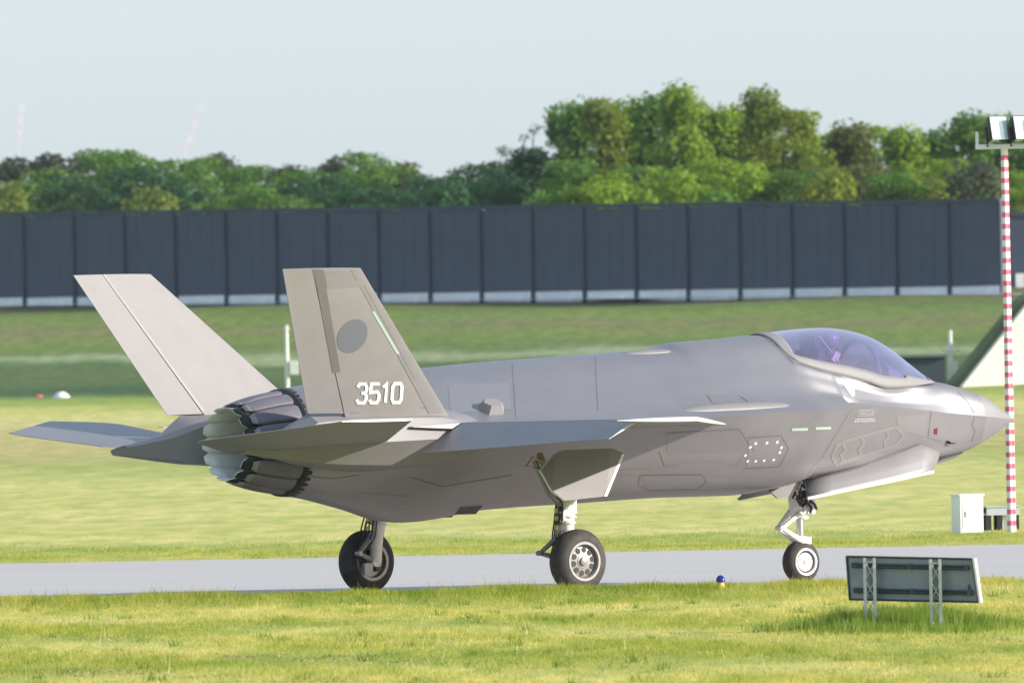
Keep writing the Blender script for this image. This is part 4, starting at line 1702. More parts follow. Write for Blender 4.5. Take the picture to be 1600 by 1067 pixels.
def base_z(p):
    return float(terrain(p.x, p.y))


pm = {}
W0 = wall.location.copy()
for i in range(NPAN):
    p, q = seams[i], seams[i + 1]
    c = (p + q) / 2
    ln = (p - q).length - .30
    zt, zb = top_z(c) - .28, base_z(c) + .64
    mb = MB()
    mb.box((0, 0, 0), (ln, .10, zt - zb))
    # slight raised stiffening ribs in each panel
    for k in range(1, 4):
        mb.box((-ln / 2 + ln * k / 4, -.055, 0), (.03, .012, zt - zb))
    o = mb.obj('wall_panel', PANEL, wall)
    o.rotation_euler = (0, 0, wz)
    o.location = Vector((c.x, c.y, (zt + zb) / 2)) - W0
for i in range(NPAN + 1):
    p = seams[i]
    zt, zb = top_z(p) - .14, base_z(p) - .6
    mb = MB()
    mb.box((0, 0, 0), (.17, .28, zt - zb))
    o = mb.obj('wall_post', POST, wall)
    o.rotation_euler = (0, 0, wz)
    o.location = Vector((p.x, p.y - .08, (zt + zb) / 2)) - W0
for i in range(NPAN):
    p, q = seams[i], seams[i + 1]
    mb = MB()
    a, b = Vector((p.x, p.y, top_z(p) - .12)), Vector((q.x, q.y, top_z(q) - .12))
    c = (a + b) / 2
    dirv = (a - b).normalized()
    mb.box((0, 0, 0), ((a - b).length - .02, .26, .24))
    o = mb.obj('wall_coping', POST, wall)
    o.rotation_euler = (0, -math.asin(dirv.z), wz)
    o.location = c - W0
    mb = MB()
    zb = base_z(c)
    mb.box((0, 0, 0), ((a - b).length - .02, .16, 1.5))
    o = mb.obj('wall_plinth', PLINTH, wall)
    o.rotation_euler = (0, 0, wz)
    o.location = Vector((c.x, c.y + .16, zb + .05)) - W0

# lower wall beyond the gap on the right
w2 = empty('low_wall', at_depth(1600, 450, 860))
tag(w2, 'shorter dark wall section beyond the light pole at the right edge', 'wall')
for i in range(3):
    a = at_depth(1563 + i * 62, 337, 862)
    b = at_depth(1563 + (i + 1) * 62, 337, 862)
    bz = at_depth(1563 + i * 62, 462, 862).z
    mb = MB()
    mb.box((0, 0, 0), (b.x - a.x - .06, .12, a.z - bz))
    o = mb.obj('wall_panel', PANEL, w2)
    o.location = Vector(((a.x + b.x) / 2, 862, (a.z + bz) / 2)) - w2.location
mb = MB()
a, b = at_depth(1563, 337, 862), at_depth(1749, 333, 862)
mb.box(((a.x + b.x) / 2 - w2.location.x, 862 - .02 - w2.location.y, a.z + .06 - w2.location.z), (b.x - a.x, .3, .2))
mb.obj('wall_coping', POST, w2)
mb = MB()
c = at_depth(1594, 440, 861.6)
mb.box((c.x - w2.location.x, 861.6 - w2.location.y, c.z - w2.location.z), (.55, .3, 1.0))
mb.obj('pale_sign_plate', PLINTH, w2)

# ------------------------------------------------------------------ trees
LEAFM = {}


def leaf_mat(name, c):
    m = bpy.data.materials.new(name)
    m.use_nodes = True
    n = m.node_tree
    b = n.nodes['Principled BSDF']
    b.inputs['Roughness'].default_value = .7
    b.inputs['Specular IOR Level'].default_value = .25
    geo = n.nodes.new('ShaderNodeNewGeometry')
    rp = n.nodes.new('ShaderNodeValToRGB')
    rp.color_ramp.elements[0].color = (c[0] * .95, c[1] * .97, c[2] * .95, 1)
    rp.color_ramp.elements[1].color = (c[0] * 1.6, c[1] * 1.52, c[2] * 1.35, 1)
    n.links.new(geo.outputs['Random Per Island'], rp.inputs[0])
    n.links.new(rp.outputs[0], b.inputs['Base Color'])
    td = n.nodes.new('ShaderNodeBsdfTranslucent')
    n.links.new(rp.outputs[0], td.inputs[0])
    ms = n.nodes.new('ShaderNodeMixShader')
    ms.inputs[0].default_value = .5
    n.links.new(b.outputs[0], ms.inputs[1])
    n.links.new(td.outputs[0], ms.inputs[2])
    n.links.new(ms.outputs[0], n.nodes['Material Output'].inputs[0])
    LEAFM[name] = m


leaf_mat('bright_leaf', (0.175, 0.275, 0.024))
leaf_mat('olive_leaf', (0.155, 0.205, 0.026))
leaf_mat('mid_leaf', (0.095, 0.195, 0.032))
leaf_mat('deep_leaf', (0.030, 0.095, 0.035))
leaf_mat('bronze_leaf', (0.115, 0.135, 0.036))
leaf_mat('grey_leaf', (0.066, 0.084, 0.048))
leaf_mat('yellow_leaf', (0.13, 0.175, 0.032))
BARK = mat('tree_bark', (0.07, 0.055, 0.04), 0.9, 0, .3, 4)


def tree_protos():
    P = {}
    for shape, (nclump, rad_, open_) in {'broad': (70, 3.5, .0), 'round': (60, 3.1, .0), 'column': (64, 2.5, .0), 'spire': (46, 2.0, .0), 'thin': (22, 2.4, .5), 'bush': (18, 2.6, .0)}.items():
        for var in range(2):
            r = np.random.default_rng(hash((len(shape), var, nclump)) % 1000)
            Hh = 14.0 if shape != 'bush' else 6.0
            tr_ = MB()
            tr_.tube([(0, 0, -1.5), (.1, 0, Hh * .25), (.0, .12, Hh * .5), (.1, 0, Hh * .85)], [.28, .22, .15, .04], 7)
            V_, Fq = [], []
            for k in range(nclump):
                u = r.uniform(0, 1)
                hz_ = .12 + .83 * u
                if shape in ('broad', 'round'):
                    env = math.sqrt(max(.03, 1 - ((hz_ - .50) / .50) ** 2))
                elif shape == 'column':
                    env = min(1, 1.6 * (1.02 - hz_)) * .95
                elif shape == 'spire':
                    env = 1.12 * (1.0 - hz_) + .08
                elif shape == 'thin':
                    env = math.sqrt(max(.05, 1 - ((hz_ - .62) / .42) ** 2))
                else:
                    env = math.sqrt(max(.05, 1 - ((hz_ - .3) / .72) ** 2))
                a = r.uniform(0, 2 * math.pi)
                rr = rad_ * env * math.sqrt(r.uniform(.05, 1))
                c = np.array([rr * math.cos(a), rr * math.sin(a), hz_ * Hh])
                cr = r.uniform(.65, 1.25) * (.75 if shape in ('thin', 'spire') else 1)
                if shape != 'bush' and k % 3 == 0:
                    tr_.tube([(0, 0, max(.5, c[2] - rr * .9 - .6)), tuple(c)], [.07, .02], 5)
                nl = int((120 if shape != 'thin' else 60) * cr)
                d = r.normal(size=(nl, 3))
                d /= np.linalg.norm(d, axis=1)[:, None]
                rad2 = cr * r.uniform(.55, 1.08, size=(nl, 1)) * np.array([1, 1, .8])
                pos = c + d * rad2
                nrm = d + r.normal(size=(nl, 3)) * .55
                nrm /= np.linalg.norm(nrm, axis=1)[:, None]
                t1 = np.cross(nrm, r.normal(size=(nl, 3)))
                t1 /= np.linalg.norm(t1, axis=1)[:, None]
                t2 = np.cross(nrm, t1)
                s_ = r.uniform(.10, .22, size=(nl, 1)) * (1 if shape != 'thin' else .8)
                quad = np.stack([pos - t1 * s_, pos + t2 * s_ * .7, pos + t1 * s_, pos - t2 * s_ * .7], 1)
                b0 = sum(len(x) for x in V_)
                V_.append(quad.reshape(-1, 3))
                Fq.append(np.arange(nl * 4).reshape(nl, 4) + b0)
            V_ = np.concatenate(V_)
            Fq = np.concatenate(Fq)
            P[(shape, var)] = (V_, Fq, tr_)
    return P


PROTO = tree_protos()
TM = {}


def crown_mesh(shape, var, leaf):
    k = (shape, var, leaf)
    if k not in TM:
        V_, Fq, tr_ = PROTO[(shape, var)]
        o = mesh_np('crown', V_, Fq, 4, LEAFM[leaf])
        TM[k] = o.data
        bpy.data.objects.remove(o)
    return TM[k]


TRUNK = {}
for k, (V_, Fq, tr_) in PROTO.items():
    o = tr_.obj('trunk', BARK, smooth=50)
    TRUNK[k] = o.data
    bpy.data.objects.remove(o)

COLN = {'bright_leaf': 'bright green', 'olive_leaf': 'olive green', 'mid_leaf': 'mid green', 'deep_leaf': 'dark green', 'bronze_leaf': 'brownish', 'grey_leaf': 'grey brown', 'yellow_leaf': 'yellowish'}
SHAPEN = {'broad': 'broad', 'round': 'rounded', 'column': 'tall narrow', 'spire': 'pointed', 'thin': 'sparse', 'bush': 'low bushy'}
ORD = ['first', 'second', 'third', 'fourth', 'fifth', 'sixth', 'seventh', 'eighth', 'ninth', 'tenth', 'eleventh', 'twelfth', 'thirteenth', 'fourteenth', 'fifteenth', 'sixteenth', 'seventeenth', 'eighteenth', 'nineteenth', 'twentieth', 'twenty first']
# column, top row, depth, shape, leaf, width factor
TREES = [
    (-25, 235, 1180, 'round', 'mid_leaf', 1.0), (16, 228, 1150, 'spire', 'grey_leaf', 1.5), (8, 292, 1040, 'bush', 'yellow_leaf', 1.0), (70, 221, 1200, 'spire', 'grey_leaf', 1.6), (48, 255, 1100, 'round', 'mid_leaf', 1.0),
    (105, 236, 1220, 'round', 'grey_leaf', 1.2), (152, 221, 1210, 'broad', 'mid_leaf', 1.2), (185, 224, 1180, 'round', 'mid_leaf', 1.0), (128, 268, 1080, 'round', 'deep_leaf', 1.1),
    (212, 252, 1120, 'round', 'deep_leaf', 1.1), (246, 232, 1190, 'round', 'mid_leaf', 1.1), (285, 240, 1160, 'broad', 'mid_leaf', 1.0), (262, 275, 1080, 'round', 'deep_leaf', 1.0), (318, 236, 1200, 'broad', 'mid_leaf', 1.1), (352, 219, 1210, 'spire', 'grey_leaf', 1.5),
    (375, 250, 1180, 'round', 'mid_leaf', 1.0), (235, 300, 1050, 'bush', 'yellow_leaf', 1.3), (405, 252, 1190, 'round', 'deep_leaf', 1.1), (440, 240, 1170, 'spire', 'grey_leaf', 1.8), (470, 256, 1140, 'round', 'mid_leaf', 1.0), (420, 282, 1080, 'round', 'mid_leaf', 1.1),
    (523, 226, 1230, 'spire', 'grey_leaf', 1.5), (505, 262, 1120, 'round', 'deep_leaf', 1.1), (566, 228, 1160, 'broad', 'mid_leaf', 1.2), (600, 244, 1150, 'round', 'mid_leaf', 1.1), (625, 236, 1220, 'spire', 'bronze_leaf', 1.7), (648, 262, 1150, 'round', 'grey_leaf', 1.0), (575, 285, 1070, 'round', 'deep_leaf', 1.2),
    (690, 266, 1080, 'round', 'deep_leaf', 1.0), (722, 232, 1150, 'thin', 'grey_leaf', .6), (735, 258, 1010, 'round', 'deep_leaf', 1.0), (765, 246, 1000, 'round', 'deep_leaf', 1.0), (700, 290, 985, 'bush', 'deep_leaf', 1.3),
    (800, 205, 965, 'thin', 'grey_leaf', .9), (830, 166, 950, 'thin', 'grey_leaf', .75), (828, 222, 940, 'column', 'deep_leaf', 1.2), (785, 280, 930, 'bush', 'deep_leaf', 1.3),
    (878, 152, 950, 'column', 'mid_leaf', 1.1), (905, 146, 940, 'column', 'mid_leaf', 1.2), (936, 142, 925, 'column', 'olive_leaf', 1.15), (978, 146, 935, 'column', 'bright_leaf', 1.15), (1018, 136, 930, 'column', 'mid_leaf', 1.15), (1062, 119, 920, 'column', 'bright_leaf', 1.15), (1088, 148, 940, 'column', 'olive_leaf', 1.0), (1126, 156, 925, 'column', 'bright_leaf', 1.15),
    (890, 240, 895, 'round', 'mid_leaf', .9), (935, 262, 890, 'round', 'bright_leaf', .9), (1000, 250, 900, 'round', 'mid_leaf', .9), (1045, 268, 885, 'bush', 'bright_leaf', 1.1), (860, 286, 890, 'bush', 'mid_leaf', 1.2), (965, 288, 880, 'bush', 'bright_leaf', 1.1), (1110, 240, 895, 'round', 'bright_leaf', .8),
    (1156, 152, 945, 'column', 'olive_leaf', 1.0), (1187, 124, 930, 'column', 'olive_leaf', 1.1), (1222, 152, 925, 'broad', 'olive_leaf', .95), (1256, 162, 935, 'broad', 'bright_leaf', .9), (1178, 262, 890, 'bush', 'bright_leaf', 1.3), (1240, 258, 890, 'round', 'mid_leaf', .9), (1290, 198, 980, 'round', 'mid_leaf', 1.1), (1140, 290, 880, 'bush', 'mid_leaf', 1.1),
    (1330, 182, 930, 'column', 'bronze_leaf', 1.3), (1372, 186, 940, 'broad', 'bright_leaf', .95), (1410, 188, 935, 'column', 'bright_leaf', 1.1), (1350, 250, 890, 'round', 'bronze_leaf', .8), (1300, 270, 880, 'bush', 'olive_leaf', 1.2), (1395, 262, 885, 'round', 'mid_leaf', .9), (1440, 212, 950, 'round', 'mid_leaf', 1.0), (1466, 192, 940, 'column', 'mid_leaf', 1.15),
    (1512, 166, 930, 'column', 'mid_leaf', 1.15), (1555, 168, 940, 'broad', 'mid_leaf', 1.0), (1594, 172, 945, 'broad', 'bright_leaf', 1.0), (1455, 262, 890, 'bush', 'olive_leaf', 1.3), (1520, 258, 885, 'bush', 'grey_leaf', 1.3), (1480, 240, 900, 'round', 'bright_leaf', .8), (1580, 262, 895, 'round', 'bright_leaf', .9), (1630, 190, 940, 'broad', 'mid_leaf', 1.0),
]
seen = {}
for i, (px, py, dep, shape, leaf, wf) in enumerate(TREES):
    tp = at_depth(px, py, dep)
    gz = float(terrain(tp.x, dep))
    var = i % 2
    H0 = 14.0 if shape != 'bush' else 6.0
    sz = (tp.z - gz) / (H0 * 1.03)
    t = empty('tree' if shape != 'bush' else 'bush', (tp.x, dep, gz), random.uniform(0, 6.28))
    sxy = wf * (1.0 if dep < 1000 else 1.22)
    t.scale = (sxy, sxy, sz)
    pan = min(20, max(0, int((px - 0) / 79.5)))
    row = 'far' if dep > 1040 else ('behind' if dep > 905 else 'front')
    base = f"{SHAPEN[shape]} {COLN[leaf]} {'bush' if shape == 'bush' else 'tree'}"
    where = {'far': 'far beyond', 'behind': 'behind', 'front': 'just behind'}[row]
    lab = f"{base} {where} the {ORD[pan]} wall panel from the left"
    k = seen.get(lab, 0)
    seen[lab] = k + 1
    if k:
        lab = f"{base} {where} right half of {ORD[pan]} wall panel from left"
    tag(t, lab, 'bush' if shape == 'bush' else 'tree', 'trees beyond the wall')
    c = bpy.data.objects.new('crown', crown_mesh(shape, var, leaf))
    COL.objects.link(c)
    c.parent = t
    c = bpy.data.objects.new('trunk', TRUNK[(shape, var)])
    COL.objects.link(c)
    c.parent = t

# ------------------------------------------------------------------ light pole
pb = on_ground(1580.5, 831)
pole = empty('light_pole', pb)
tag(pole, 'tall thin red and white banded pole carrying floodlights on a crossbar', 'light pole')
PM = bpy.data.materials.new('red_white_bands')
PM.use_nodes = True
n = PM.node_tree
b = n.nodes['Principled BSDF']
b.inputs['Roughness'].default_value = .5
tc = n.nodes.new('ShaderNodeTexCoord')
sx = n.nodes.new('ShaderNodeSeparateXYZ')
n.links.new(tc.outputs['Object'], sx.inputs[0])
m1 = n.nodes.new('ShaderNodeMath')
m1.operation = 'MODULO'
m1.inputs[1].default_value = .205
n.links.new(sx.outputs[2], m1.inputs[0])
m2 = n.nodes.new('ShaderNodeMath')
m2.operation = 'GREATER_THAN'
m2.inputs[1].default_value = .115
n.links.new(m1.outputs[0], m2.inputs[0])
mxc = n.nodes.new('ShaderNodeMix')
mxc.data_type = 'RGBA'
mxc.inputs[6].default_value = (.80, .78, .76, 1)
mxc.inputs[7].default_value = (.72, .13, .22, 1)
n.links.new(m2.outputs[0], mxc.inputs[0])
n.links.new(mxc.outputs[2], b.inputs['Base Color'])
mb = MB()
hgt = at_depth(1567, 232, pb.y).z
# three slim tubes with lacing: a lattice mast
for k in range(3):
    a = 2 * math.pi * k / 3 + .4
    mb.tube([(.065 * math.cos(a), .065 * math.sin(a), 0), (.045 * math.cos(a), .045 * math.sin(a), hgt)], .026, 8)
mb.tube([(0, 0, 0), (0, 0, hgt)], .045, 10)
kk = 0
z_ = .1
while z_ < hgt - .2:
    a = 2 * math.pi * (kk % 3) / 3 + .4
    a2 = 2 * math.pi * ((kk + 1) % 3) / 3 + .4
    mb.tube([(.06 * math.cos(a), .06 * math.sin(a), z_), (.06 * math.cos(a2), .06 * math.sin(a2), z_ + .2)], .013, 5)
    kk += 1
    z_ += .2
mb.obj('mast', PM, pole, smooth=40)
PW = mat('pole_white', (.75, .76, .75), .45)
mb = MB()
x0 = at_depth(1524, 228, pb.y).x - pb.x
x1 = x0 + 1.75
mb.box(((x0 + x1) / 2, -.06, hgt + .03), (x1 - x0, .10, .085))
mb.box((x0 + .03, -.06, hgt + .17), (.055, .06, .27))
mb.box((x1 - .03, -.06, hgt + .17), (.055, .06, .27))
mb.obj('crossbar', PW, pole)
LGLASS = mat('floodlight_glass', (.72, .86, .82), .08, 0.25, .2, 3)
LBODY = mat('floodlight_body', (.015, .016, .018), .5)
for i in range(3):
    fx = at_depth(1556 + i * 37, 205, pb.y).x - pb.x
    fl = MB()
    Rm = Matrix.Rotation(R(28), 3, 'Z') @ Matrix.Rotation(R(-14), 3, 'X')
    c = Vector((fx, -.10, hgt + .32))
    fr_ = [Rm @ Vector(q) for q in ((-.19, -.10, -.23), (.19, -.10, -.23), (.19, -.10, .25), (-.19, -.10, .25))]
    bk_ = [Rm @ Vector(q) for q in ((-.13, .17, -.15), (.13, .17, -.15), (.13, .17, .15), (-.13, .17, .15))]
    fl.add([c + q for q in fr_ + bk_], [(0, 1, 5, 4), (1, 2, 6, 5), (2, 3, 7, 6), (3, 0, 4, 7), (7, 6, 5, 4), (0, 1, 2, 3)])
    for sx_ in (-1, 1):
        fl.box(c + Rm @ Vector((sx_ * .21, 0, -.12)), (.03, .06, .36), Rm)
    fo = fl.obj('floodlight', LBODY, pole)
    gl_ = MB()
    gl_.prism([c + Rm @ Vector(q) for q in ((-.165, -.112, -.20), (.165, -.112, -.20), (.165, -.112, .22), (-.165, -.112, .22))], Rm @ Vector((0, -.012, 0)))
    gl_.obj('lens', LGLASS, fo)

# white cabinet and grey box beside the pole
cb = on_ground(1512, 831.5)
cab = empty('electrical_cabinet', cb, R(25))
tag(cab, 'white electrical cabinet standing in the grass left of the light pole', 'cabinet')
CABW = mat('cabinet_white', (.78, .78, .76), .5, 0, .06, 3)
mb = MB()
mb.box((0, 0, .33), (.46, .36, .66))
mb.box((0, 0, .675), (.50, .40, .03))
mb.obj('body', CABW, cab)
mb = MB()
mb.box((0.01, -.185, .33), (.40, .012, .56))
mb.obj('door', CABW, cab)
mb = MB()
mb.box((-.13, -.198, .33), (.025, .02, .10))
mb.obj('handle', STEEL, cab)
gb = on_ground(1563, 828)
gbx = empty('equipment_box', gb, R(12))
tag(gbx, 'low pale grey equipment box on dark legs at the foot of the light pole', 'equipment box')
GREYB = mat('box_grey', (.46, .49, .52), .5, 0, .08, 4)
mb = MB()
mb.box((.02, 0, .35), (.62, .36, .15))
mb.box((.02, 0, .43), (.66, .40, .02))
mb.obj('lid', GREYB, gbx)
for x in (-.25, -.04, .27):
    for y in (-.13, .13):
        mb = MB()
        mb.box((x, y, .14), (.09, .06, .28))
        mb.obj('leg', LBODY, gbx)
mb = MB()
mb.lathe((-.36, -.05, .36), (1, 0, 0), [(0, .001), (0, .05), (.07, .05), (.07, .001)], 12)
mb.obj('cable_gland', LBODY, gbx, smooth=40)
mb = MB()
mb.box((.10, .02, .14), (.26, .2, .26))
mb.obj('base', PLINTH, gbx)

# ------------------------------------------------------------------ taxiway sign seen from behind
SIGNG = mat('sign_back_grey', (.26, .285, .33), .45, .3, .12, 3)
SIGND = mat('sign_rail_dark', (.06, .068, .075), .5, .3)
ALU = mat('aluminium', (.58, .57, .55), .4, .6, .12, 12)
sgp = on_ground(1408, 984)
sgn = empty('airfield_sign', sgp, 0)
tag(sgn, 'back of a grey airfield sign on two lattice posts in tall grass', 'sign')
SY = sgp.y


def SP(px, py, dy=0.0):
    p = at_depth(px, py, SY + dy)
    return p - sgp


back = [SP(1323, 869, .30), SP(1519, 873, -.42), SP(1529, 940, -.42), SP(1328, 936, .30)]
mb = MB()
thick = Vector((.03, .06, .0))
mb.prism(back, thick)
mb.obj('panel', SIGNG, sgn)
mb = MB()


def frame_bar(p, q, r):
    mb.tube([p, q], r, 6)


pad = Vector((-.003, -.010, 0))
for i in range(4):
    frame_bar(back[i] + pad, back[(i + 1) % 4] + pad, .014)
mb.obj('panel_frame', SIGND, sgn)
mb = MB()
e0, e1_, = back[1], back[2]
mb.prism([e0 + Vector((.0, -.02, .01)), e1_ + Vector((.0, -.02, -.01)), e1_ + Vector((.02, -.02, -.01)), e0 + Vector((.02, -.02, .01))], Vector((.034, .07, 0)))
mb.obj('end_cap', ALU, sgn)
nb = Vector((.27, -1.0, 0)).normalized()
ex = (back[1] - back[0]).normalized()


def on_back(u, v_, off):
    p = (back[0] * (1 - u) + back[1] * u) * (1 - v_) + (back[3] * (1 - u) + back[2] * u) * v_
    nrm = (back[1] - back[0]).cross(back[3] - back[0]).normalized()
    if nrm.y > 0:
        nrm = -nrm
    return p + nrm * off


for v_ in (.2, .78):
    mb = MB()
    mb.tube([on_back(.04, v_ - .025, .02), on_back(.97, v_ - .025, .02)], .016, 6)
    mb.tube([on_back(.04, v_ + .035, .02), on_back(.97, v_ + .035, .02)], .016, 6)
    for u in (.06, .22, .5, .72, .95):
        p = on_back(u, v_, .03)
        mb.box(p, (.05, .03, .06))
    mb.obj('rail', SIGND, sgn)
mb = MB()
mb.box(on_back(.945, .66, .012), (.025, .012, .06))
mb.obj('data_plate', SIGND, sgn)
for (xa, xb, yt, yb_) in ((1352.5, 1367, 878, 990), (1455.5, 1469.5, 880, 994)):
    mb = MB()
    dp_ = .30 - .72 * ((xa + xb) / 2 - 1325) / 196 - .12
    a_t, b_t = SP(xa, yt, dp_ + .03), SP(xb, yt, dp_ - .03)
    a_b, b_b = SP(xa - .5, yb_, dp_ + .03), SP(xb + .6, yb_, dp_ - .03)
    for t_, bb in ((a_t, a_b), (b_t, b_b)):
        c = (t_ + bb) / 2
        mb.box(c, (.034, .008, (t_ - bb).length + .1))
        mb.box(c + Vector((-.017, .016, 0)), (.006, .034, (t_ - bb).length + .1))
        mb.box(c + Vector((.0, .11, 0)), (.026, .008, (t_ - bb).length + .1))
    post = mb.obj('lattice_post', ALU, sgn)
    mb = MB()
    nseg = 4
    for k in range(nseg):
        t0, t1 = k / nseg, (k + 1) / nseg
        for f0, f1 in ((t0, t1), (t1, t0)):
            mb.tube([a_t.lerp(a_b, f0) + Vector((0, .012, 0)), b_t.lerp(b_b, f1) + Vector((0, .012, 0))], .0065, 6)
    mb.tube([a_t, b_t], .012, 6)
    mb.obj('lacing', ALU, post)

# ------------------------------------------------------------------ taxiway edge light
bp_ = at_depth(1126, 915, 183.9)
bp_.z = float(terrain(bp_.x, 183.9)) - .01
el = empty('taxiway_light', bp_)
tag(el, 'small blue domed taxiway edge light on a yellow base in the grass', 'taxiway light')
YEL = mat('yellow_base', (.65, .48, .08), .5)
BLU = mat('blue_lens', (.015, .02, .20), .12)
mb = MB()
mb.lathe((0, 0, 0), (0, 0, 1), [(-.03, .05), (.07, .05), (.09, .04), (.105, .045)], 18)
mb.obj('base', YEL, el, smooth=40)
mb = MB()
mb.lathe((0, 0, .095), (0, 0, 1), [(0, .001), (0, .064), (.03, .062), (.06, .052), (.085, .032), (.092, .015), (.095, .001)], 20)
mb.obj('lens', BLU, el, smooth=50)

el.scale = (1, 1, (at_depth(1126, 898, 183.9).z - bp_.z) / .19)

# ------------------------------------------------------------------ far things on the field
FARW = mat('far_white', (.72, .72, .68), .7, 0, .15, 2)
FARR = mat('far_red', (.62, .10, .11), .6)


def marker(px, py, dep, r_, m, name, label, cat_):
    p = at_depth(px, py, dep)
    gz = float(terrain(p.x, dep))
    e = empty(name, (p.x, dep, gz))
    tag(e, label, cat_)
    mb = MB()
    hz_ = p.z - gz
    mb.tube([(0, 0, -.2), (0, 0, hz_)], .04, 6)
    mb.obj('post', FARW, e)
    mb = MB()
    mb.lathe((0, 0, hz_), (0, 0, 1), [(-r_, .001), (-r_ * .8, r_ * .6), (-r_ * .2, r_), (r_ * .4, r_ * .9), (r_ * .9, r_ * .4), (r_, .001)], 16)
    mb.obj('marker_ball', m, e, smooth=60)


marker(61, 628, 715, .40, FARR, 'field_marker', 'small red marker ball at the far left of the field', 'marker')
marker(96, 629, 712, .58, FARW, 'field_marker', 'pale white marker ball beside the red one on the far field', 'marker')
marker(1592, 634, 640, .35, FARR, 'field_marker', 'small red marker by the light pole at the right edge of field', 'marker')

p = at_depth(449, 600, 690)
gz = float(terrain(p.x, 690))
e = empty('field_mast', (p.x, 690, gz))
tag(e, 'slim white equipment mast on the bank behind the numbered tail fin', 'mast')
mb = MB()
zt = at_depth(449, 508, 690).z - gz
mb.tube([(0, 0, -.3), (0, 0, zt)], [.12, .09], 8)
mb.tube([(-.2, 0, zt - .2), (.2, 0, zt - .2)], .05, 6)
mb.obj('mast_pole', FARW, e)
mb = MB()
cz_ = at_depth(460, 574, 690)
mb.box((cz_.x - p.x, -.1, cz_.z - gz), (.45, .3, .7))
mb.obj('control_box', FARW, e)
p = at_depth(1486, 600, 660)
gz = float(terrain(p.x, 660))
e = empty('field_mast', (p.x, 660, gz))
tag(e, 'slim white mast between the dark hut and the pale shelter', 'mast')
mb = MB()
zt = at_depth(1484, 516, 660).z - gz
mb.tube([(0, 0, -.3), (0, 0, zt)], [.11, .09], 8)
mb.obj('mast_pole', FARW, e)
mb = MB()
mb.box((.12, -.1, at_depth(1490, 576, 660).z - gz), (.40, .3, .75))
mb.box((0, 0, at_depth(1490, 548, 660).z - gz), (.9, .2, .12))
mb.obj('control_box', FARW, e)

HUT = mat('dark_hut', (.055, .075, .085), .7, 0, .1, 1)
p = at_depth(1440, 616, 672)
gz = float(terrain(p.x, 672))
e = empty('equipment_hut', (p.x, 672, gz))
tag(e, 'low dark grey green hut on the far field behind the jet nose', 'hut')
zt = at_depth(1440, 558, 672).z - gz
xl, xr = at_depth(1385, 600, 672).x - p.x, at_depth(1478, 600, 672).x - p.x
mb = MB()
mb.box(((xl + xr) / 2, 1.2, zt / 2 - .3), (xr - xl, 2.6, zt + .6))
mb.obj('hut_wall', HUT, e)
mb = MB()
mb.box(((xl + xr) / 2, 1.2, zt + .07), (xr - xl + .4, 3.0, .14))
mb.obj('hut_roof', mat('hut_roof', (.16, .20, .17), .8), e)
mb = MB()
mb.box((xl + .9, -.12, zt / 2 - .05), (.8, .06, zt * .8))
mb.obj('hut_door', POST, e)

# hardened shelter at the right edge: pale front wall, grass covered mound behind it
CONC = mat('pale_concrete', (.80, .77, .68), .9, 0, .08, .6, bump=.4, bscale=3)
TURF = mat('dark_turf', (.11, .14, .065), .9, 0, .35, .5, bump=.8, bscale=2)
sd_ = 655.0
pA, pB = at_depth(1503, 608, sd_), at_depth(1600, 487, sd_)
gz = float(terrain(pA.x, sd_))
she = empty('aircraft_shelter', (pA.x, sd_, gz), R(14))
CW = 7.0
tag(she, 'pale fronted aircraft shelter with dark grassy flank at the right edge', 'shelter')
sl0 = (pB.z - gz) / (pB.x - pA.x)
topz = (pB.z - gz) * 1.25
xw = 14.0


def sprof(grow):
    x0 = -7 - grow
    xt = x0 + (topz + grow * .6) / sl0
    return [(x0, -.4), (x0 + .02, .02), (xt - .5, (xt - .5 - x0) * sl0), (xt + .5, topz + grow * .6 + .1), (-xt - .5, topz + grow * .6 + .1), (-xt + .5, (xt - .5 - x0) * sl0), (-x0 - .02, .02), (-x0, -.4)]


mb = MB()
fw_ = [Vector((x + CW, 0, z)) for x, z in sprof(0)]
mb.prism(fw_, (0, .6, 0))
fo = mb.obj('front_wall', CONC, she)
mb = MB()
mb.box((CW, -.05, 1.5), (5.0, .12, 3.0))
mb.obj('shelter_door', GREYB, she)
mb = MB()
gr_ = [Vector((x + CW, .5, z)) for x, z in sprof(.35)]
vs, fs = [], []
k = len(gr_)
for j in range(13):
    for i, p in enumerate(gr_):
        wob_ = .10 * math.sin(j * 1.7 + i * 2.1)
        vs.append(Vector((p.x * (1 - .03 * max(0, j - 9)) + wob_, p.y + j * .15, p.z * (1 - .12 * max(0, j - 9)) + wob_ * .6)))
fs = [(j * k + i, j * k + i + 1, (j + 1) * k + i + 1, (j + 1) * k + i) for j in range(12) for i in range(k - 1)]
fs += [tuple(range(k)), tuple(12 * k + i for i in range(k))]
mb.add(vs, fs)
mb.obj('grass_mound', TURF, she, smooth=50)

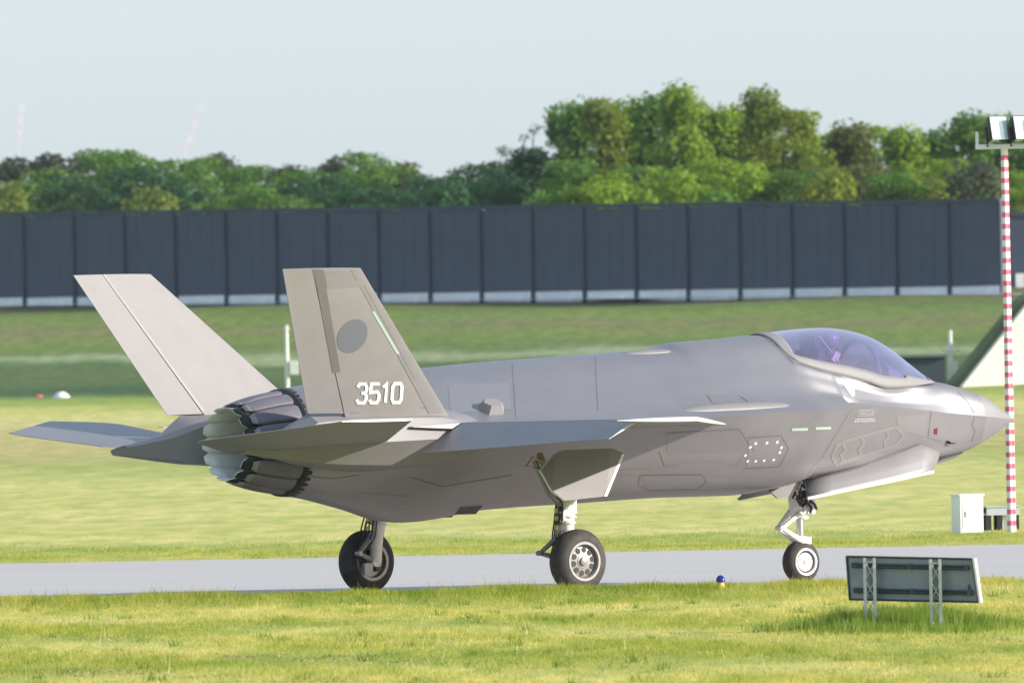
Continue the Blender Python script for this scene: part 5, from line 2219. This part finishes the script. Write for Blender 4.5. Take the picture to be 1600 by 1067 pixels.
# two far crane jibs over the trees, haze mixed into their pale colours
CR = mat('crane_red_hazed', (.85, .60, .66), .6)
CRW = mat('crane_white_hazed', (.80, .82, .84), .6)
for (xa, ya, xb, yb_, lab) in ((288, 236, 316, 163, 'faint pink crane jib leaning right above the far trees'), (28, 222, 34, 165, 'faint upright pink crane jib above the leftmost far trees')):
    dep = 2900
    a, b = at_depth(xa, ya, dep), at_depth(xb, yb_, dep)
    gz = 9.0
    e = empty('crane', (a.x, dep, gz))
    tag(e, lab, 'crane')
    mb = MB()
    av, bv = a - e.location, b - e.location
    mb.box((av.x, 0, av.z / 2), (.5, .5, av.z))
    mb.obj('tower', CRW, e)
    mb = MB()
    for k in range(12):
        p0, p1 = av.lerp(bv, k / 12), av.lerp(bv, (k + 1) / 12)
        q = Vector((.28, 0, 0))
        mb.tube([p0 - q, p1 - q], .07, 4, k // 2 % 2)
        mb.tube([p0 + q, p1 + q], .07, 4, k // 2 % 2)
        mb.tube([p0 - q, p1 + q], .05, 4, k // 2 % 2)
        mb.tube([p0 + q, p1 - q], .05, 4, k // 2 % 2)
    mb.obj('jib', [CR, CRW], e)


# ------------------------------------------------------------------ grass blades
def blades(name, X, Y, Hh, Wd, m, lean=.35):
    N = len(X)
    Z = terrain(X, Y) - .01
    a = rng.uniform(0, 2 * np.pi, N)
    ex, ey = np.cos(a) * Wd / 2, np.sin(a) * Wd / 2
    l1 = rng.normal(0, lean, N) * Hh
    l2 = rng.normal(0, lean, N) * Hh
    base0 = np.stack([X - ex, Y - ey, Z], 1)
    base1 = np.stack([X + ex, Y + ey, Z], 1)
    tip = np.stack([X + l1, Y + l2, Z + Hh], 1)
    V = np.stack([base0, base1, tip], 1).reshape(-1, 3)
    return mesh_np(name, V, np.arange(N * 3).reshape(N, 3), 3, m)


def halfw(Y):
    return 800 / F * Y * 1.06 + 1.6


def scatter(n, y0, y1):
    Y = rng.uniform(y0, y1, n)
    X = rng.uniform(-1, 1, n) * halfw(Y)
    return X, Y


def lowf(X, Y, s1=.9, s2=.35, ph=0.0):
    return np.sin(X * s1 + ph) * np.sin(Y * s2 + 1.7 * ph) + .6 * np.sin(X * s1 * 2.3 + Y * s2 * 1.4 + ph * 3) + .4 * np.sin(X * s1 * 5.1 - Y * s2 * 2.9)


X, Y = scatter(410000, 130, 186)
hh = rng.uniform(.02, .055, len(X)) * (1 + .35 * np.clip(lowf(X, Y), -1, 1.5))
tall = rng.random(len(X)) < .004
hh = np.where(tall, hh * 2.4, hh)
g1 = blades('mown_grass', X, Y, hh, rng.uniform(.006, .012, len(X)), BLADES, .5)
tag(g1, kind='stuff')
# taller fringe along the taxiway edge
Y = 186.3 - np.abs(rng.normal(0, 1.5, 85000))
X = rng.uniform(-1, 1, len(Y)) * halfw(Y)
hh = rng.uniform(.04, .115, len(X)) * (1 + .30 * np.clip(lowf(X, Y, 1.3, .3, 2.0), -1, 1.2))
hh = np.where(rng.random(len(X)) < .012, hh * 1.9, hh)
g2 = blades('edge_grass', X, Y, hh, rng.uniform(.006, .012, len(X)), BLADES, .35)
tag(g2, kind='stuff')
# far side of the taxiway
Y = 229.8 + np.abs(rng.normal(0, 14, 60000))
X = rng.uniform(-1, 1, len(Y)) * halfw(Y)
hh = rng.uniform(.02, .06, len(X)) * (1 + .4 * np.clip(lowf(X, Y, .8, .3, 4.0), -1, 1.2))
g3 = blades('far_edge_grass', X, Y, hh, rng.uniform(.008, .016, len(X)), BLADES, .4)
tag(g3, kind='stuff')
# tall unmown grass round the sign
TALLG = mat('tall_grass', (.145, .225, .030), .7, 0, .4, 6.0, spec=.2)
n = TALLG.node_tree
td = n.nodes.new('ShaderNodeBsdfTranslucent')
td.inputs[0].default_value = (.22, .33, .04, 1)
ms = n.nodes.new('ShaderNodeMixShader')
ms.inputs[0].default_value = .4
n.links.new(n.nodes['Principled BSDF'].outputs[0], ms.inputs[1])
n.links.new(td.outputs[0], ms.inputs[2])
n.links.new(ms.outputs[0], n.nodes['Material Output'].inputs[0])
N = 32000
X = sgp.x + rng.normal(.02, .70, N)
Y = SY + rng.normal(.9, 1.4, N)
fall = np.clip(1.25 - np.abs(X - sgp.x) / 1.7, .15, 1)
hh = rng.uniform(.05, .27, N) * fall * (1 + .32 * lowf(X, Y, 3.5, .8, 1.0))
hh = np.where(Y < SY - .2, hh * .6, hh)
g4 = blades('tall_grass', X, Y, np.clip(hh, .03, .4), rng.uniform(.007, .017, N), TALLG, .30)
tag(g4, kind='stuff')
N = 900
X = sgp.x + rng.uniform(-1.5, 1.6, N)
Y = SY + rng.normal(.2, 1.8, N)
g6 = blades('seed_stalks', X, Y, rng.uniform(.15, .36, N), rng.uniform(.003, .006, N), BLADES, .18)
tag(g6, kind='stuff')
# darker weeds in loose tufts, and a few dry stalks
NT_ = 150
tx_, ty_ = scatter(NT_, 132, 184)
k_ = rng.integers(12, 40, NT_)
X = np.repeat(tx_, k_) + rng.normal(0, .05, k_.sum())
Y = np.repeat(ty_, k_) + rng.normal(0, .12, k_.sum())
hh = np.repeat(rng.uniform(.05, .13, NT_), k_) * rng.uniform(.5, 1.1, k_.sum())
tag(blades('weed_tufts', X, Y, hh, rng.uniform(.008, .018, len(X)), TALLG, .45), kind='stuff')
DRYS = mat('dry_stalk', (.50, .45, .28), .8, 0, .2, 8)
N = 110
X, Y = scatter(N, 133, 186)
tag(blades('dry_stalks', X, Y, rng.uniform(.10, .34, N), rng.uniform(.006, .010, N), DRYS, .22), kind='stuff')
DEB = mat('dead_thatch', (.20, .155, .10), .95, 0, .4, 8)
N = 26000
X, Y = scatter(N, 131, 150)
keep = (lowf(X, Y, .7, .45, 2.2) > .75)
X, Y = X[keep], Y[keep]
tag(blades('dead_thatch', X, Y, rng.uniform(.015, .045, len(X)), rng.uniform(.01, .03, len(X)), DEB, 1.5), kind='stuff')
# dry clippings
N = 30000
X, Y = scatter(N, 131, 184)
keep = lowf(X, Y, .6, .5, 5.0) > .2
X, Y = X[keep], Y[keep]
STRAW = mat('straw', (.46, .40, .20), .9, 0, .2, 8)
g5 = blades('dry_clippings', X, Y, rng.uniform(.02, .05, len(X)), rng.uniform(.008, .02, len(X)), STRAW, 1.3)
tag(g5, kind='stuff')

# ------------------------------------------------------------------ haze
HZ = bpy.data.materials.new('haze')
HZ.use_nodes = True
n = HZ.node_tree
n.nodes.remove(n.nodes['Principled BSDF'])
pv = n.nodes.new('ShaderNodeVolumePrincipled')
pv.inputs['Color'].default_value = (.86, .92, 1.0, 1)
pv.inputs['Density'].default_value = 0.00004
pv.inputs['Anisotropy'].default_value = 0.3
n.links.new(pv.outputs[0], n.nodes['Material Output'].inputs['Volume'])
hb = MB()
hb.box((0, 1350, 22.0), (3020, 3320, 46))
hz = hb.obj('haze', HZ)
tag(hz, kind='stuff')
